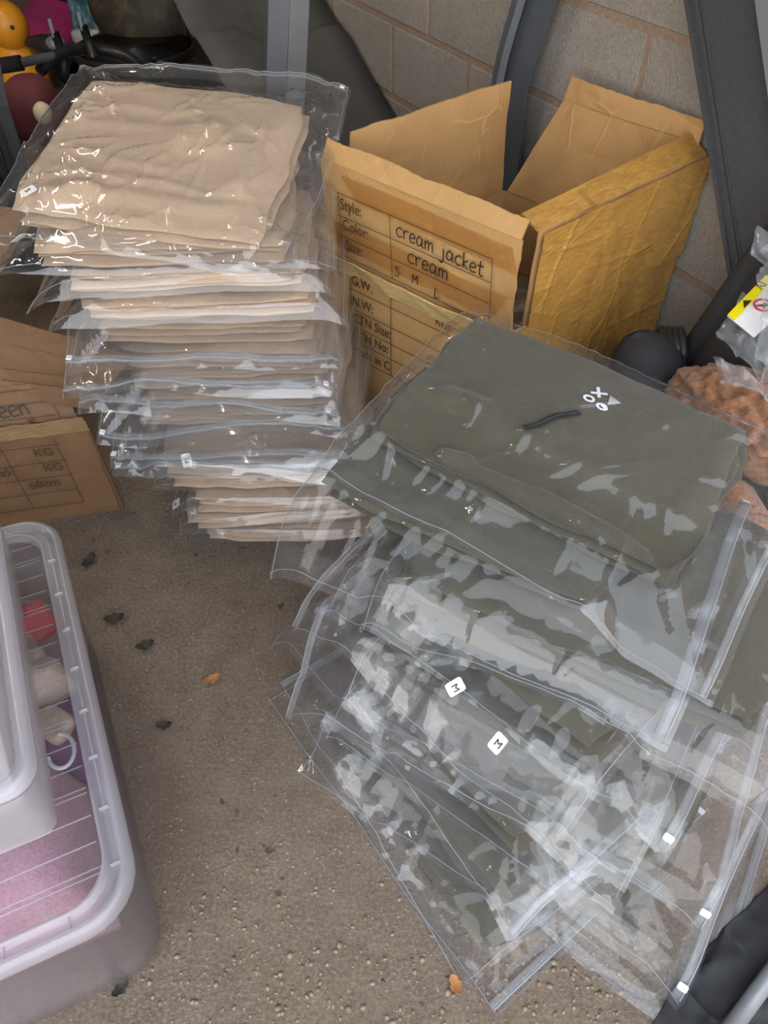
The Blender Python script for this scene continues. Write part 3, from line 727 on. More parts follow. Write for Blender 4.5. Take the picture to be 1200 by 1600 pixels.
def bar(a, b, wd, name, mat='white_print'):
    A, B = mark_pt(*a), mark_pt(*b); d = (B-A).normalized(); c_ = Vector((-d.y, d.x, 0))*wd
    return slab(name, np.array([[tuple(A+c_), tuple(B+c_)], [tuple(A-c_), tuple(B-c_)]]), 0.0008, mat, g)
ring((920, 624), 0.0105, 0.0080, -0.6, 0.45, 'printed_letter_o')
bar((934, 606), (936, 622), 0.0028, 'printed_letter_x'); bar((923, 614), (949, 617), 0.0024, 'printed_letter_x_stroke')
ring((940, 637), 0.0105, 0.0075, -0.6, 0.42, 'printed_letter_g', 40, 385); bar((940, 634), (946, 640), 0.002, 'printed_letter_g_bar')
tri = [mark_pt(953, 619), mark_pt(970, 631), mark_pt(949, 633)]
mesh_obj('printed_triangle', [Vector(q) for q in tri] + [q - Vector((0, 0, .0008)) for q in tri], [[0, 2, 1], [3, 4, 5], [0, 1, 4, 3], [1, 2, 5, 4], [2, 0, 3, 5]], 'pale_print', g)

# ------------------------------------------------------------------ cartons
def cpanel(name, c4, mat, parent, thick=0.005, nu=24, nv=16, amp=0.003, seed=0, torn=(0, 0, 0, 0), ncr=7, cw=(0.01, 0.02)):
    """cardboard panel from four corners (a at u0v0, b at u1v0, c at u1v1, d at u0v1), buckled, torn edges on sides u0,u1,v0,v1"""
    a, b, c, d = [np.array(q, float) for q in c4]
    U, V = np.meshgrid(np.linspace(0, 1, nu), np.linspace(0, 1, nv), indexing='ij')
    L = np.linalg.norm(b-a); Hh = np.linalg.norm(d-a); r = np.random.default_rng(seed+77)
    u = U.copy(); v = V.copy()
    rag = lambda x, q: 0.9*vnoise(x, x*0+q, seed+q, 14) + 0.25*r.uniform(-1, 1, U.shape)
    if torn[0]: u = np.where(U == 0, U + torn[0]*rag(V*Hh, 1)/L, u)
    if torn[1]: u = np.where(U == 1, U + torn[1]*rag(V*Hh, 2)/L, u)
    if torn[2]: v = np.where(V == 0, V + torn[2]*rag(U*L, 3)/Hh, v)
    if torn[3]: v = np.where(V == 1, V + torn[3]*rag(U*L, 4)/Hh, v)
    G = ((1-u)*(1-v))[..., None]*a + (u*(1-v))[..., None]*b + (u*v)[..., None]*c + ((1-u)*v)[..., None]*d
    n = np.cross(b-a, d-a); n /= np.linalg.norm(n)
    z = amp*(vnoise(U*L, V*Hh, seed, 7) + 0.6*vnoise(U*L, V*Hh, seed+1, 18)) + creases(U*L-L/2, V*Hh-Hh/2, L/2, Hh/2, ncr, seed+2, cw, (0.001, 0.003), (0.1, 0.4))*(amp > 0)
    G = G + z[..., None]*n
    uv = np.stack([U*L*2, V*Hh*2], -1)
    o = slab(name, G, thick, mat, parent, False, uv)
    return o
FL = Vector((-.12, 1.668, 0)); FR = Vector((.268, 1.325, 0)); BR = Vector((.690, 1.650, 0)); BL = Vector((.325, 1.985, 0))
ZC = 0.52
def at_z(p, z, d=(0, 0)): return Vector((p.x + d[0], p.y + d[1], z))
bigc = thing('cardboard_carton', (0.29, 1.65, 0), 'large open kraft carton marked cream jacket, against the block wall', 'carton')
fu = (FR-FL).normalized(); fn = Vector((fu.y, -fu.x, 0))            # front face: along, outwards
ru = (BR-FR).normalized(); rn = Vector((ru.y, -ru.x, 0))
fp = cpanel('front_panel', (at_z(FL, 0), at_z(FR, 0), at_z(FR, ZC), at_z(FL, ZC)), 'card', bigc, seed=1, amp=0.004)
cpanel('side_panel', (at_z(FR, 0), at_z(BR, 0), at_z(BR, ZC), at_z(FR, ZC)), 'card', bigc, seed=2, amp=0.006)
cpanel('side_panel', (at_z(BL, 0), at_z(FL, 0), at_z(FL, ZC), at_z(BL, ZC)), 'card_in', bigc, seed=3, amp=0.003)
cpanel('back_panel', (at_z(BR, 0), at_z(BL, 0), at_z(BL, ZC), at_z(BR, ZC)), 'card_in', bigc, seed=4, amp=0.003)
cpanel('bottom_panel', (at_z(FL, 0.008), at_z(FR, 0.008), at_z(BR, 0.008), at_z(BL, 0.008)), 'card_in', bigc, seed=5, amp=0.0)
# front flap stands up, its top rim bent back a little
f0, f1 = at_z(FL, ZC) - fu*0.004, at_z(FR, ZC) - fu*0.006
f2, f3 = at_z(FR, 0.718) + fn*0.004 - fu*0.008, at_z(FL, 0.735) + fn*0.004 - fu*0.006
ff = cpanel('front_flap', (f0, f1, f2, f3), 'card', bigc, seed=6, amp=0.004, nu=30, torn=(0.003, 0.006, 0, 0))
rim_b = (f3, f2, at_z(FR, 0.755) - fn*0.010 - fu*0.004, at_z(FL, 0.772) - fn*0.012 - fu*0.002)
cpanel('flap_rim', rim_b, 'card', bigc, seed=7, amp=0.002, nu=60, nv=5, torn=(0, 0.002, 0, 0.004))
# right flap, wrapped in gold tape, its rim folded inwards
g0, g1 = at_z(FR, ZC) + ru*0.035, at_z(BR, ZC)
g2, g3 = at_z(BR, 0.745) + rn*0.003, at_z(FR, 0.728) + ru*0.030 + rn*0.006
gf = cpanel('side_flap', (g0, g1, g2, g3), 'card', bigc, seed=8, amp=0.005, nu=30)
gr = cpanel('flap_rim', (g3, g2, at_z(BR, 0.775) - rn*0.042 - ru*0.006, at_z(FR, 0.752) + ru*0.018 - rn*0.035), 'tape', bigc, seed=9, amp=0.002, nu=30, nv=6)
def over(p, d): return Vector(p) + Vector(d)
o = cpanel('packing_tape', [over(q, rn*0.009) for q in (at_z(FR, 0.30) + ru*0.012, at_z(BR, 0.28), at_z(BR, ZC), at_z(FR, ZC) + ru*0.012)], 'tape', bigc, 0.001, seed=11, amp=0.004, nu=70, nv=34, ncr=26, cw=(0.006, 0.012))
tag(o, 'shiny gold brown packing tape')
o = cpanel('packing_tape', [over(q, rn*0.012) for q in (g0, g1, g2, g3)], 'tape', bigc, 0.001, seed=8, amp=0.005, nu=70, nv=34, ncr=26, cw=(0.006, 0.012))
tag(o, 'shiny gold brown packing tape')
o = cpanel('clear_tape', [over(q, fn*0.0085) for q in (at_z(FL, .665) + fu*.10, at_z(FR, .65), at_z(FR, .70) - fu*.02, at_z(FL, .715) + fu*.05)], 'tape_clear', bigc, 0.0006, seed=6, amp=0.003, nu=24, nv=5)
o = cpanel('clear_tape', [over(q, fn*0.008) for q in (at_z(FL, .545) + fu*.01, at_z(FR, .535) - fu*.05, at_z(FR, .595) - fu*.015, at_z(FL, .605) + fu*.02)], 'tape_clear', bigc, 0.0006, seed=6, amp=0.003, nu=24, nv=5)
o = cpanel('crease_tape', [over(q, fn*d) for q, d in ((at_z(FL, .487) - fu*.004, .008), (at_z(FR, .478) - fu*.09, .010), (at_z(FR, .520) - fu*.09, .020), (at_z(FL, .525) - fu*.012, .018))], 'tape_old', bigc, 0.004, seed=12, amp=0.004, nu=40, nv=6, torn=(0.008, 0.006, 0.003, 0.003))
tag(o, 'crumpled yellowed tape along the fold')
# left flap stands up, back flap leans on the wall
l0, l1 = at_z(FL, ZC) + (BL-FL).normalized()*0.05, at_z(BL, ZC) - (BL-FL).normalized()*0.012
cpanel('side_flap', (l1, l0, Vector((-.067, 1.717, .772)), Vector((.305, 1.940, .800))), 'card_in', bigc, seed=14, amp=0.006, nu=34, torn=(0.003, 0.003, 0, 0.004))
b0, b1 = at_z(BL, ZC) + (BR-BL).normalized()*0.012, at_z(BR, ZC)
bt0, bt1 = Vector((.448, 1.975, .745)), Vector((.676, 1.660, .760))
cpanel('back_flap', (b1, b0, bt0, bt1), 'card_in', bigc, seed=15, amp=0.006, nu=30, torn=(0.003, 0, 0, 0))
cpanel('flap_rim', (bt1, bt0, Vector((.456, 1.972, .795)), Vector((.680, 1.668, .805))), 'card_in', bigc, seed=16, amp=0.003, nu=40, nv=5, torn=(0, 0.003, 0, 0.004))
# the printed table
def put_line(parent, O, X, Y, a, b, wd=0.0016, mat='ink_soft', nrm=None):
    A = O + X*a[0] + Y*a[1]; B = O + X*b[0] + Y*b[1]; d = (B-A).normalized(); n = X.cross(Y).normalized(); c_ = n.cross(d)*wd*0.5
    return slab('printed_line', np.array([[tuple(A+c_), tuple(B+c_)], [tuple(A-c_), tuple(B-c_)]]), 0.0005, mat, parent, normal=tuple(n))
Z3 = Vector((0, 0, 1))
OF = at_z(FL, 0) + fn*0.0115                                          # on the flap and the face, u along the face, height as v
for z_ in (.676, .626, .580, .533): put_line(bigc, OF, fu, Z3, (.043, z_), (.458, z_-0.012))
for u_ in (.045, .193, .457): put_line(bigc, OF, fu, Z3, (u_, .676-(u_-.043)*.029), (u_+.008, .530))
for z_ in (.452, .399, .353, .309, .260): put_line(bigc, OF - fn*.002, fu, Z3, (.066, z_), (.458, z_-0.004))
for u_ in (.070, .195, .457): put_line(bigc, OF - fn*.002, fu, Z3, (u_, .480), (u_, .258))
def words(parent, O, X, Y, uv, s, size, mat='ink_soft', squeeze=0.82):
    mw = frame(O + X*uv[0] + Y*uv[1], X, Y) @ Matrix.Diagonal((squeeze, 1, 1, 1)); return text('printed_word', s, mw, size, mat, parent, 0.0003)
for s_, u_, z_ in (('Style:', .050, .642), ('Color:', .055, .597), ('Size:', .062, .550)): words(bigc, OF, fu, Z3, (u_, z_), s_, 0.036)
for s_, u_, z_ in (('G.W.', .074, .466), ('N.W:', .074, .412), ('CTN Size:', .073, .366), ('CTN No:', .072, .321), ('Made in C', .070, .272)): words(bigc, OF - fn*.002, fu, Z3, (u_, z_), s_, 0.036)
words(bigc, OF - fn*.002, fu, Z3, (.325, .462), 'KGS', 0.03)
# handwriting
GL = {'c': ([[(.42, .42), (.28, .5), (.08, .36), (.05, .14), (.2, 0), (.42, .06)]], .46), 'r': ([[(.06, .5), (.1, 0)], [(.09, .3), (.22, .48), (.4, .46)]], .42),
      'e': ([[(.08, .24), (.38, .3), (.34, .46), (.16, .48), (.05, .24), (.14, .02), (.42, .06)]], .46), 'a': ([[(.38, .42), (.18, .5), (.05, .22), (.14, .02), (.34, .14), (.4, .46)], [(.4, .46), (.4, .1), (.5, 0)]], .54),
      'm': ([[(.05, .48), (.07, 0)], [(.07, .3), (.2, .48), (.28, .36), (.28, 0)], [(.28, .3), (.42, .48), (.52, .36), (.54, 0)]], .64), 'j': ([[(.2, .48), (.2, -.12), (.08, -.28), (-.04, -.2)], [(.2, .66), (.21, .7)]], .36),
      'k': ([[(.08, .82), (.08, 0)], [(.36, .46), (.1, .22), (.38, 0)]], .44), 't': ([[(.2, .76), (.18, .12), (.3, 0), (.4, .06)], [(.02, .48), (.4, .52)]], .46), 'n': ([[(.05, .48), (.07, 0)], [(.07, .3), (.22, .48), (.34, .34), (.36, 0)]], .46),
      'S': ([[(.4, .66), (.2, .74), (.06, .56), (.32, .34), (.34, .1), (.14, 0), (.02, .1)]], .5), 'M': ([[(.04, 0), (.1, .7), (.28, .3), (.46, .7), (.54, 0)]], .66), 'L': ([[(.1, .74), (.08, .02), (.42, .04)]], .5),
      'X': ([[(.02, .6), (.42, 0)], [(.42, .6), (.02, 0)]], .5), '1': ([[(.1, .7), (.1, 0)]], .24), '3': ([[(.04, .66), (.3, .66), (.14, .4), (.34, .2), (.2, 0), (.02, .06)]], .42), '5': ([[(.36, .7), (.1, .68), (.08, .42), (.34, .36), (.3, .06), (.04, .02)]], .44),
      'o': ([[(.2, .5), (.05, .25), (.2, 0), (.36, .25), (.2, .5)]], .44), '.': ([[(.05, .0), (.06, .03)]], .16), ' ': ([], .38)}
def write(parent, O, X, Y, uv, s, size, wd=0.0026, slope=0.0, mat='ink'):
    n = X.cross(Y).normalized(); x = 0.0
    for ch in s:
        st, adv = GL[ch]
        if st:
            V = []; F = []
            for ln in st:
                pts = catmull(ln, 5); pts = [O + X*(uv[0]+(x+p[0])*size) + Y*(uv[1]+p[1]*size+(x+p[0])*size*slope) for p in pts]; m_ = len(pts); o_ = len(V)
                for i, p in enumerate(pts):
                    d = (pts[min(i+1, m_-1)]-pts[max(i-1, 0)]).normalized(); c_ = n.cross(d)*wd*0.5
                    V += [p + c_ + n*.0004, p - c_ + n*.0004, p + c_, p - c_]
                for i in range(m_-1):
                    a_ = o_+4*i; b_ = a_+4; F += [[a_, a_+1, b_+1, b_], [a_+2, b_+2, b_+3, a_+3], [a_, b_, b_+2, a_+2], [a_+1, a_+3, b_+3, b_+1]]
            mesh_obj('handwritten_letter', V, F, mat, parent)
        x += adv
OH = OF + fn*0.0008
write(bigc, OH, fu, Z3, (.212, .634), 'cream jacket', 0.041, 0.0030, -0.06)
write(bigc, OH, fu, Z3, (.245, .585), 'cream', 0.044, 0.0030, -0.05)
for ch, u_, z_ in (('S', .210, .540), ('M', .258, .540), ('L', .320, .530)): write(bigc, OH, fu, Z3, (u_, z_), ch, 0.030, 0.0024)
# clear film left inside and a scrap beside the carton
def crumpled(name, pts, res, amp, mat, seed, parent=None, ncr=40, label=None, cat=None, fr=30, normal=None):
    """a loose crumpled sheet through a coarse net of points"""
    A = np.array(pts, float); n0, n1, _ = A.shape
    I, J = np.meshgrid(np.linspace(0, n0-1, res[0]), np.linspace(0, n1-1, res[1]), indexing='ij')
    i = np.minimum(I.astype(int), n0-2); j = np.minimum(J.astype(int), n1-2); fx = I-i; fy = J-j
    sx = (fx*fx*(3-2*fx))[..., None]; sy = (fy*fy*(3-2*fy))[..., None]
    G = (A[i, j]*(1-sx)+A[i+1, j]*sx)*(1-sy)+(A[i, j+1]*(1-sx)+A[i+1, j+1]*sx)*sy
    du = np.gradient(G, axis=0); dv = np.gradient(G, axis=1); nn = np.cross(du, dv); nn /= np.linalg.norm(nn, axis=2, keepdims=True)+1e-9
    L0 = np.linalg.norm(A[-1, 0]-A[0, 0]); L1 = np.linalg.norm(A[0, -1]-A[0, 0])
    u = I/(n0-1)*L0; v = J/(n1-1)*L1
    z = creases(u-L0/2, v-L1/2, L0/2, L1/2, ncr, seed, (0.006, 0.018), (amp*0.5, amp*1.5), (0.04, 0.2)) + amp*(0.5-np.abs(vnoise(u, v, seed+1, fr))) + amp*vnoise(u, v, seed+2, 9)
    o = slab(name, G + z[..., None]*nn, 0.0012, mat, parent, True)
    if label: tag(o, label, cat)
    return o
c0 = (FL+FR+BL+BR)/4
crumpled('plastic_liner', [[c0 + fu*a + ru*b + Vector((0, 0, z_)) for b, z_ in ((-.22, .34), (-.1, .43), (.05, .40), (.2, .33))] for a in (-.2, -.05, .1, .22)], (40, 40), 0.02, 'film_milky', 31, label='crumpled clear plastic film inside the large open carton', cat='plastic film')
crumpled('plastic_scrap', [[Vector((x_, y_, z_)) for y_, z_ in ((1.70, .62), (1.74, .74), (1.80, .78))] for x_ in (-.16, -.13, -.09)], (20, 20), 0.012, 'film', 33, label='scrap of clear film sticking up at the left corner of the large carton', cat='plastic film')

# half collapsed carton at the left
lc = thing('cardboard_carton', (-0.80, 1.33, 0), 'half collapsed brown carton marked green, beside the translucent tub', 'carton')
A0 = Vector((-.663, 1.330, 0)); AL = Vector((-1.18, 1.235, 0)); AB = Vector((-1.08, 1.62, 0)); ALB = AB + (AL-A0)
au = (A0-AL).normalized(); an_ = Vector((au.y, -au.x, 0)); sv_ = (AB-A0).normalized()
ZA = 0.30
A1 = at_z(A0, ZA, (-.018, .006))
cpanel('front_panel', (at_z(AL, 0), at_z(A0, 0), A1, at_z(AL, ZA)), 'card_shaded', lc, seed=21, amp=0.004, nu=30)
cpanel('side_panel', (at_z(A0, 0), at_z(AB, 0), at_z(AB, ZA), A1), 'card_shaded', lc, seed=22, amp=0.004)
cpanel('side_panel', (at_z(ALB, 0), at_z(AL, 0), at_z(AL, ZA), at_z(ALB, ZA)), 'card_shaded', lc, seed=23, amp=0.004)
cpanel('back_panel', (at_z(AB, 0), at_z(ALB, 0), at_z(ALB, ZA), at_z(AB, ZA)), 'card_shaded', lc, seed=24, amp=0.004)
cpanel('bottom_panel', (at_z(AL, .008), at_z(A0, .008), at_z(AB, .008), at_z(ALB, .008)), 'card_shaded', lc, seed=25, amp=0)
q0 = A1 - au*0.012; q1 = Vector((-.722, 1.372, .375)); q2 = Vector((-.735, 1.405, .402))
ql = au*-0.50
cpanel('front_flap', (q0 + ql, q0, q1, q1 + ql), 'card_shaded', lc, seed=26, amp=0.004, nu=30, torn=(0, .006, 0, 0))
cpanel('flap_rim', (q1 + ql, q1, q2, q2 + ql), 'card_shaded', lc, seed=27, amp=0.003, nu=30, nv=4, torn=(0, .006, 0, .002))
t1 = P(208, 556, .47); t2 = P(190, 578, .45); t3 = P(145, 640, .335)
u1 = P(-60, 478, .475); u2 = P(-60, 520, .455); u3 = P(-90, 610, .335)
cpanel('side_flap', (u3, t3, t2, u2), 'card_shaded', lc, seed=28, amp=0.003, nu=30)
cpanel('flap_rim', (u2, t2, t1, u1), 'card_shaded', lc, seed=29, amp=0.002, nu=40, nv=4, torn=(0, 0, 0, .002))
cpanel('back_flap', (at_z(AB, ZA), at_z(ALB, ZA), P(-200, 300, .60), P(62, 330, .58)), 'card_shaded', lc, seed=30, amp=0.004, nu=20)
o = cpanel('crease_tape', [over(q, an_*d) for q, d in ((at_z(AL, .268), .010), (at_z(A0, .272) - Vector((.008, 0, 0)), .010), (at_z(A0, .312) - Vector((.016, 0, 0)), .014), (at_z(AL, .308), .014))], 'tape_dull', lc, 0.003, seed=35, amp=0.003, nu=40, nv=5, torn=(0, .008, .003, .003))
tag(o, 'dull brown packing tape along the fold')
OA = at_z(A0, 0) + an_*0.0095
for z_ in (.245, .195, .148, .100, .052): put_line(lc, OA, au, Z3, (-.5, z_), (-.085 + .0, z_ + .0))
for u_ in (-.085, -.205): put_line(lc, OA, au, Z3, (u_-.006, .262), (u_, .052))
for s_, u_, z_ in (('KG', -.148, .214), ('KG', -.142, .166), ('60cm', -.190, .118)): words(lc, OA, au, Z3, (u_, z_), s_, 0.034, 'ink_soft', 0.95)
write(lc, OA, au, Z3, (-.272, .214), '15.o5', 0.028, 0.002, 0.1); write(lc, OA, au, Z3, (-.262, .166), '13.o5', 0.028, 0.002, 0.1)
fy = (q1-q0).normalized(); OB = q0 + an_*0.006 + Vector((0, 0, .006))
for v_ in (.012, .045, .076): put_line(lc, OB, au, fy, (-.42, v_), (-.040, v_-.002))
put_line(lc, OB, au, fy, (-.040, .074), (-.034, .004))
write(lc, OB, au, fy, (-.158, .016), 'een', 0.050, 0.003, 0.04); write(lc, OB, au, fy, (-.175, .052), 't', 0.04, 0.003); write(lc, OB, au, fy, (-.105, -.006), 'XL', 0.022, 0.002)
sfx = (t3-u3).normalized(); sfy = (t2-t3); sfy = (sfy - sfx*sfy.dot(sfx)).normalized(); OS = t3 + sfx.cross(sfy).normalized()*0.005
for a_, b_ in (((-.20, .085), (-.03, .085)), ((-.20, .055), (-.045, .055)), ((-.03, .085), (-.06, .02))): put_line(lc, OS, sfx, sfy, a_, b_)

# ------------------------------------------------------------------ translucent tub with lid, and a second one on it
TY = math.radians(24.5); TX = Vector((math.cos(TY), math.sin(TY), 0)); TV = Vector((-math.sin(TY), math.cos(TY), 0))
def rrect(hx, hy, r, k=6):
    out = []
    for cx, cy, a0 in ((1, 1, 0), (-1, 1, 90), (-1, -1, 180), (1, -1, 270)):
        for i in range(k+1):
            a = math.radians(a0 + 90*i/k); out.append((cx*(hx-r)+r*math.cos(a), cy*(hy-r)+r*math.sin(a)))
    return out
def loft(name, C, rings, mat, parent, cap0=True, cap1=False, smooth=True):
    V = []; n = None
    for hx, hy, r, z in rings:
        pr = rrect(hx, hy, r); n = len(pr)
        V += [C + TX*x + TV*y + Vector((0, 0, z)) for x, y in pr]
    F = [list(f) for f in gridfaces(len(rings), n, 0, True, True)]
    if cap0: F.append(list(range(n)))
    if cap1: F.append([(len(rings)-1)*n + i for i in range(n)][::-1])
    return mesh_obj(name, V, F, mat, parent, smooth)
HX, HY, RZ = 0.25, 0.385, 0.355
corner = Vector((-.312, .293, 0)); TC = corner - TX*HX + TV*HY
tub = thing('storage_tub', TC, 'large translucent plastic storage tub with ribbed clear lid, on the concrete floor', 'storage tub')
loft('tub_body', TC, [(HX-.045, HY-.045, .05, .004), (HX-.033, HY-.033, .06, .015), (HX-.018, HY-.018, .065, RZ-.03), (HX-.015, HY-.015, .065, RZ-.028), (HX-.022, HY-.022, .062, RZ-.03), (HX-.037, HY-.037, .056, .02), (HX-.05, HY-.05, .05, .009)], 'poly', tub, True, True)
lid = loft('tub_lid', TC, [(HX-.002, HY-.002, .075, RZ-.03), (HX, HY, .075, RZ-.006), (HX-.006, HY-.006, .072, RZ), (HX-.013, HY-.013, .068, RZ+.001), (HX-.016, HY-.016, .066, RZ-.008), (HX-.029, HY-.029, .060, RZ-.008), (HX-.031, HY-.031, .058, RZ-.001), (HX-.036, HY-.036, .056, RZ-.001), (HX-.039, HY-.039, .054, RZ-.016)], 'poly_rim', tub, False, False)
base_of(lid, TC)
lp = loft('lid_panel', TC, [(HX-.039, HY-.039, .054, RZ-.016), (HX-.040, HY-.040, .054, RZ-.018)], 'poly_lid', lid, True, True)
for k in range(17):                                      # ribs across the lid
    y_ = -HY+.075 + k*.0395; dbl = (k % 3 == 0)
    for d_ in ((-.004, .004) if dbl else (0,)):
        p0 = TC - TX*(HX-.042) + TV*(y_+d_) + Z3*(RZ-.0140); p1 = TC + TX*(HX-.042) + TV*(y_+d_) + Z3*(RZ-.0140)
        tube('lid_rib', [p0, p1], 0.0014, 'poly_cloud', lid, 6)
for k in range(9):                                       # webs in the rim channel
    y_ = -HY + .07 + k*.082
    for sx in (-1, 1): box('rim_web', TC + TX*sx*(HX-.0225) + TV*y_ + Z3*(RZ-.006), (.013, .002, .007), 'poly_rim', lid, TY)
for k in range(5):
    x_ = -HX + .09 + k*.08
    for sy in (-1, 1): box('rim_web', TC + TX*x_ + TV*sy*(HY-.0225) + Z3*(RZ-.006), (.002, .013, .007), 'poly_rim', lid, TY)
# things inside the tub
def drape(name, c, size, z0, hgt, mat, seed, label, cat, rot=0.0, res=26):
    """a heap of folded cloth: closed mound"""
    U, V = np.meshgrid(np.linspace(-1, 1, res), np.linspace(-1, 1, res), indexing='ij')
    d = np.sqrt(np.clip(1-U**6, 0, 1))*np.sqrt(np.clip(1-V**6, 0, 1)); u = U*size[0]/2; v = V*size[1]/2
    z = z0 + d*(hgt + 0.02*vnoise(u, v, seed, 9) + creases(u, v, size[0]/2, size[1]/2, 18, seed+1, (.008, .02), (.004, .012), (.1, .3)))
    X = Vector((math.cos(TY+rot), math.sin(TY+rot), 0)); Y = Vector((-math.sin(TY+rot), math.cos(TY+rot), 0)); C = TC + TX*c[0] + TV*c[1]
    x = C.x + u*X.x + v*Y.x; y = C.y + u*X.y + v*Y.y
    Vv = np.concatenate([np.stack([x, y, z], -1).reshape(-1, 3), np.stack([x, y, np.full_like(z, z0-.01)], -1).reshape(-1, 3)])
    n = res*res; F = np.concatenate([gridfaces(res, res), gridfaces(res, res, n, True)])
    o = mesh_obj(name, Vv, F, mat, None, True, origin=(C.x, C.y, z0)); return tag(o, label, cat, 'clothes and shells in the tub')
drape('folded_cloth', (.0, -.165, 0), (.33, .25), .07, .215, 'fabric_pink', 1, 'pale pink cloth at the near end inside the tub', 'cloth')
drape('folded_cloth', (.0, .03, 0), (.40, .15), .02, .235, 'fabric_purple', 2, 'dark purple cloth in the middle of the tub', 'cloth', 0.05)
drape('folded_cloth', (.0, .225, 0), (.40, .25), .02, .235, 'fabric_mauve', 3, 'dusky mauve cloth at the far end inside the tub', 'cloth', -0.04)
drape('folded_cloth', (.165, .195, 0), (.07, .05), .26, .035, 'fabric_red', 4, 'small red cloth showing near the far rim of the tub', 'cloth', 0.4, 14)
drape('folded_cloth', (.165, .06, 0), (.08, .06), .26, .035, 'fabric_cream', 5, 'cream cloth beside the spiral shell in the tub', 'cloth', 0.3, 14)
cs = TC + TX*.160 + TV*.115 + Z3*.29
sh = lathe('seashell', cs, [(.003, -.05), (.009, -.03), (.011, -.028), (.013, -.008), (.016, -.006), (.017, .014), (.013, .018), (.009, .028), (.004, .034)], 'shell', None, 18, Matrix.Rotation(TY+0.1, 3, 'Z') @ Matrix.Rotation(1.5, 3, 'X'))
tag(sh, 'pale spiral seashell lying under the tub lid', 'seashell', 'clothes and shells in the tub')
ck = TC + TX*.165 + TV*-.02 + Z3*.275
sc_ = blob('shell_piece', ck, (.026, .036, .016), 'shell', None, Matrix.Rotation(TY+.5, 3, 'Z'), .008, 40, 3, 3, 4); tag(sc_, 'broad cream shell under the tub lid beside the white hook', 'seashell', 'clothes and shells in the tub')
hk = [TC + TX*(.172+.02*math.sin(a)) + TV*(-.080+.03*math.cos(a)) + Z3*.285 for a in np.linspace(0, 4.6, 16)]
tag(tube('plastic_hook', hk, .0035, 'white_plastic', None, 8), 'white curved plastic hook under the tub lid', 'hook', 'clothes and shells in the tub')
# second container on the lid
TC0 = TC
C2 = P(92, 1296, .36); C2.z = RZ + .004
TY2 = TY; C2 = C2 - TX*.17 + TV*.27
con = thing('plastic_container', C2, 'cloudy clear plastic container standing on the tub lid at the left edge', 'container')
loft('container_body', C2, [(.17, .27, .02, 0), (.172, .272, .022, .006), (.185, .285, .03, .17), (.183, .283, .03, .17), (.170, .270, .022, .010), (.168, .268, .02, .006)], 'poly_cloud', con, True, True)
loft('container_rim', C2, [(.185, .285, .03, .160), (.197, .297, .036, .163), (.198, .298, .036, .172), (.184, .284, .03, .174)], 'poly_rim', con, False, False)
loft('container_lid', C2, [(.193, .293, .034, .172), (.196, .296, .036, .178), (.18, .28, .03, .180), (.175, .275, .028, .174)], 'poly_cloud', con, True, True)
rp = crumpled('paper_sheet', [[C2 + TX*a + TV*b + Z3*z_ for b, z_ in ((-.2, .03), (-.05, .09), (.08, .07))] for a in (-.1, .03, .13)], (16, 16), 0.006, 'white_paper', 51, label='crumpled white paper inside the container on the tub', cat='paper')
rp2 = crumpled('paper_sheet', [[C2 + TX*a + TV*b + Z3*z_ for b, z_ in ((.1, .03), (.18, .08), (.25, .05))] for a in (-.1, .03, .13)], (14, 14), 0.006, 'white_paper', 52, label='white paper at the far end of the container on the tub', cat='paper')

# ------------------------------------------------------------------ things along the block wall
def wall_board(name, pts, n0, thick, mat, parent=None, label=None, cat=None):
    """flat board in a plane parallel to the wall: outline of (s, z), front at n0 - thick, back at n0"""
    V = [W(s, n0-thick, z) for s, z in pts] + [W(s, n0, z) for s, z in pts]; n = len(pts)
    F = [list(range(n)), list(range(n, 2*n))[::-1]] + [[k, (k+1) % n, (k+1) % n+n, k+n] for k in range(n)]
    o = mesh_obj(name, V, F, mat, parent)
    if label: tag(o, label, cat)
    return o
def strip(a, b, wd, off=0.0):
    a = np.array(a); b = np.array(b); d = (b-a)/np.linalg.norm(b-a); c_ = np.array([-d[1], d[0]])
    return [tuple(a + c_*off), tuple(b + c_*off), tuple(b + c_*(off+wd)), tuple(a + c_*(off+wd))]
# wide charcoal board leaning in the corner by the frame's right edge
bd = thing('leaning_board', W(.56, 1.33, 0), 'wide charcoal textured board leaning along the wall at the right edge', 'board')
Ea, Eb = np.array([.53, 0.012]), np.array([1.50, 1.43]); ed = (Eb-Ea)/np.linalg.norm(Eb-Ea)
def bpt(t_, w_): p = Ea + ed*t_ + np.array([-ed[1], ed[0]])*w_; return (float(p[0]), float(max(p[1], 0.003)))
LT = float(np.linalg.norm(Eb-Ea))
wall_board('board_face', [bpt(0, 0), bpt(0, .158), bpt(LT, .158), bpt(LT, 0)], 1.37, .028, 'charcoal', bd)
for a_, b_, t_ in ((0, .010, .034), (.022, .030, .032), (.034, .038, .031)):
    wall_board('board_ridge', [bpt(0, a_), bpt(0, b_), bpt(LT, b_), bpt(LT, a_)], 1.37, t_, 'charcoal', bd)
wall_board('metal_edge', [bpt(0, .163), bpt(0, .235), bpt(LT, .235), bpt(LT, .163)], 1.37, .05, 'alu', bd)
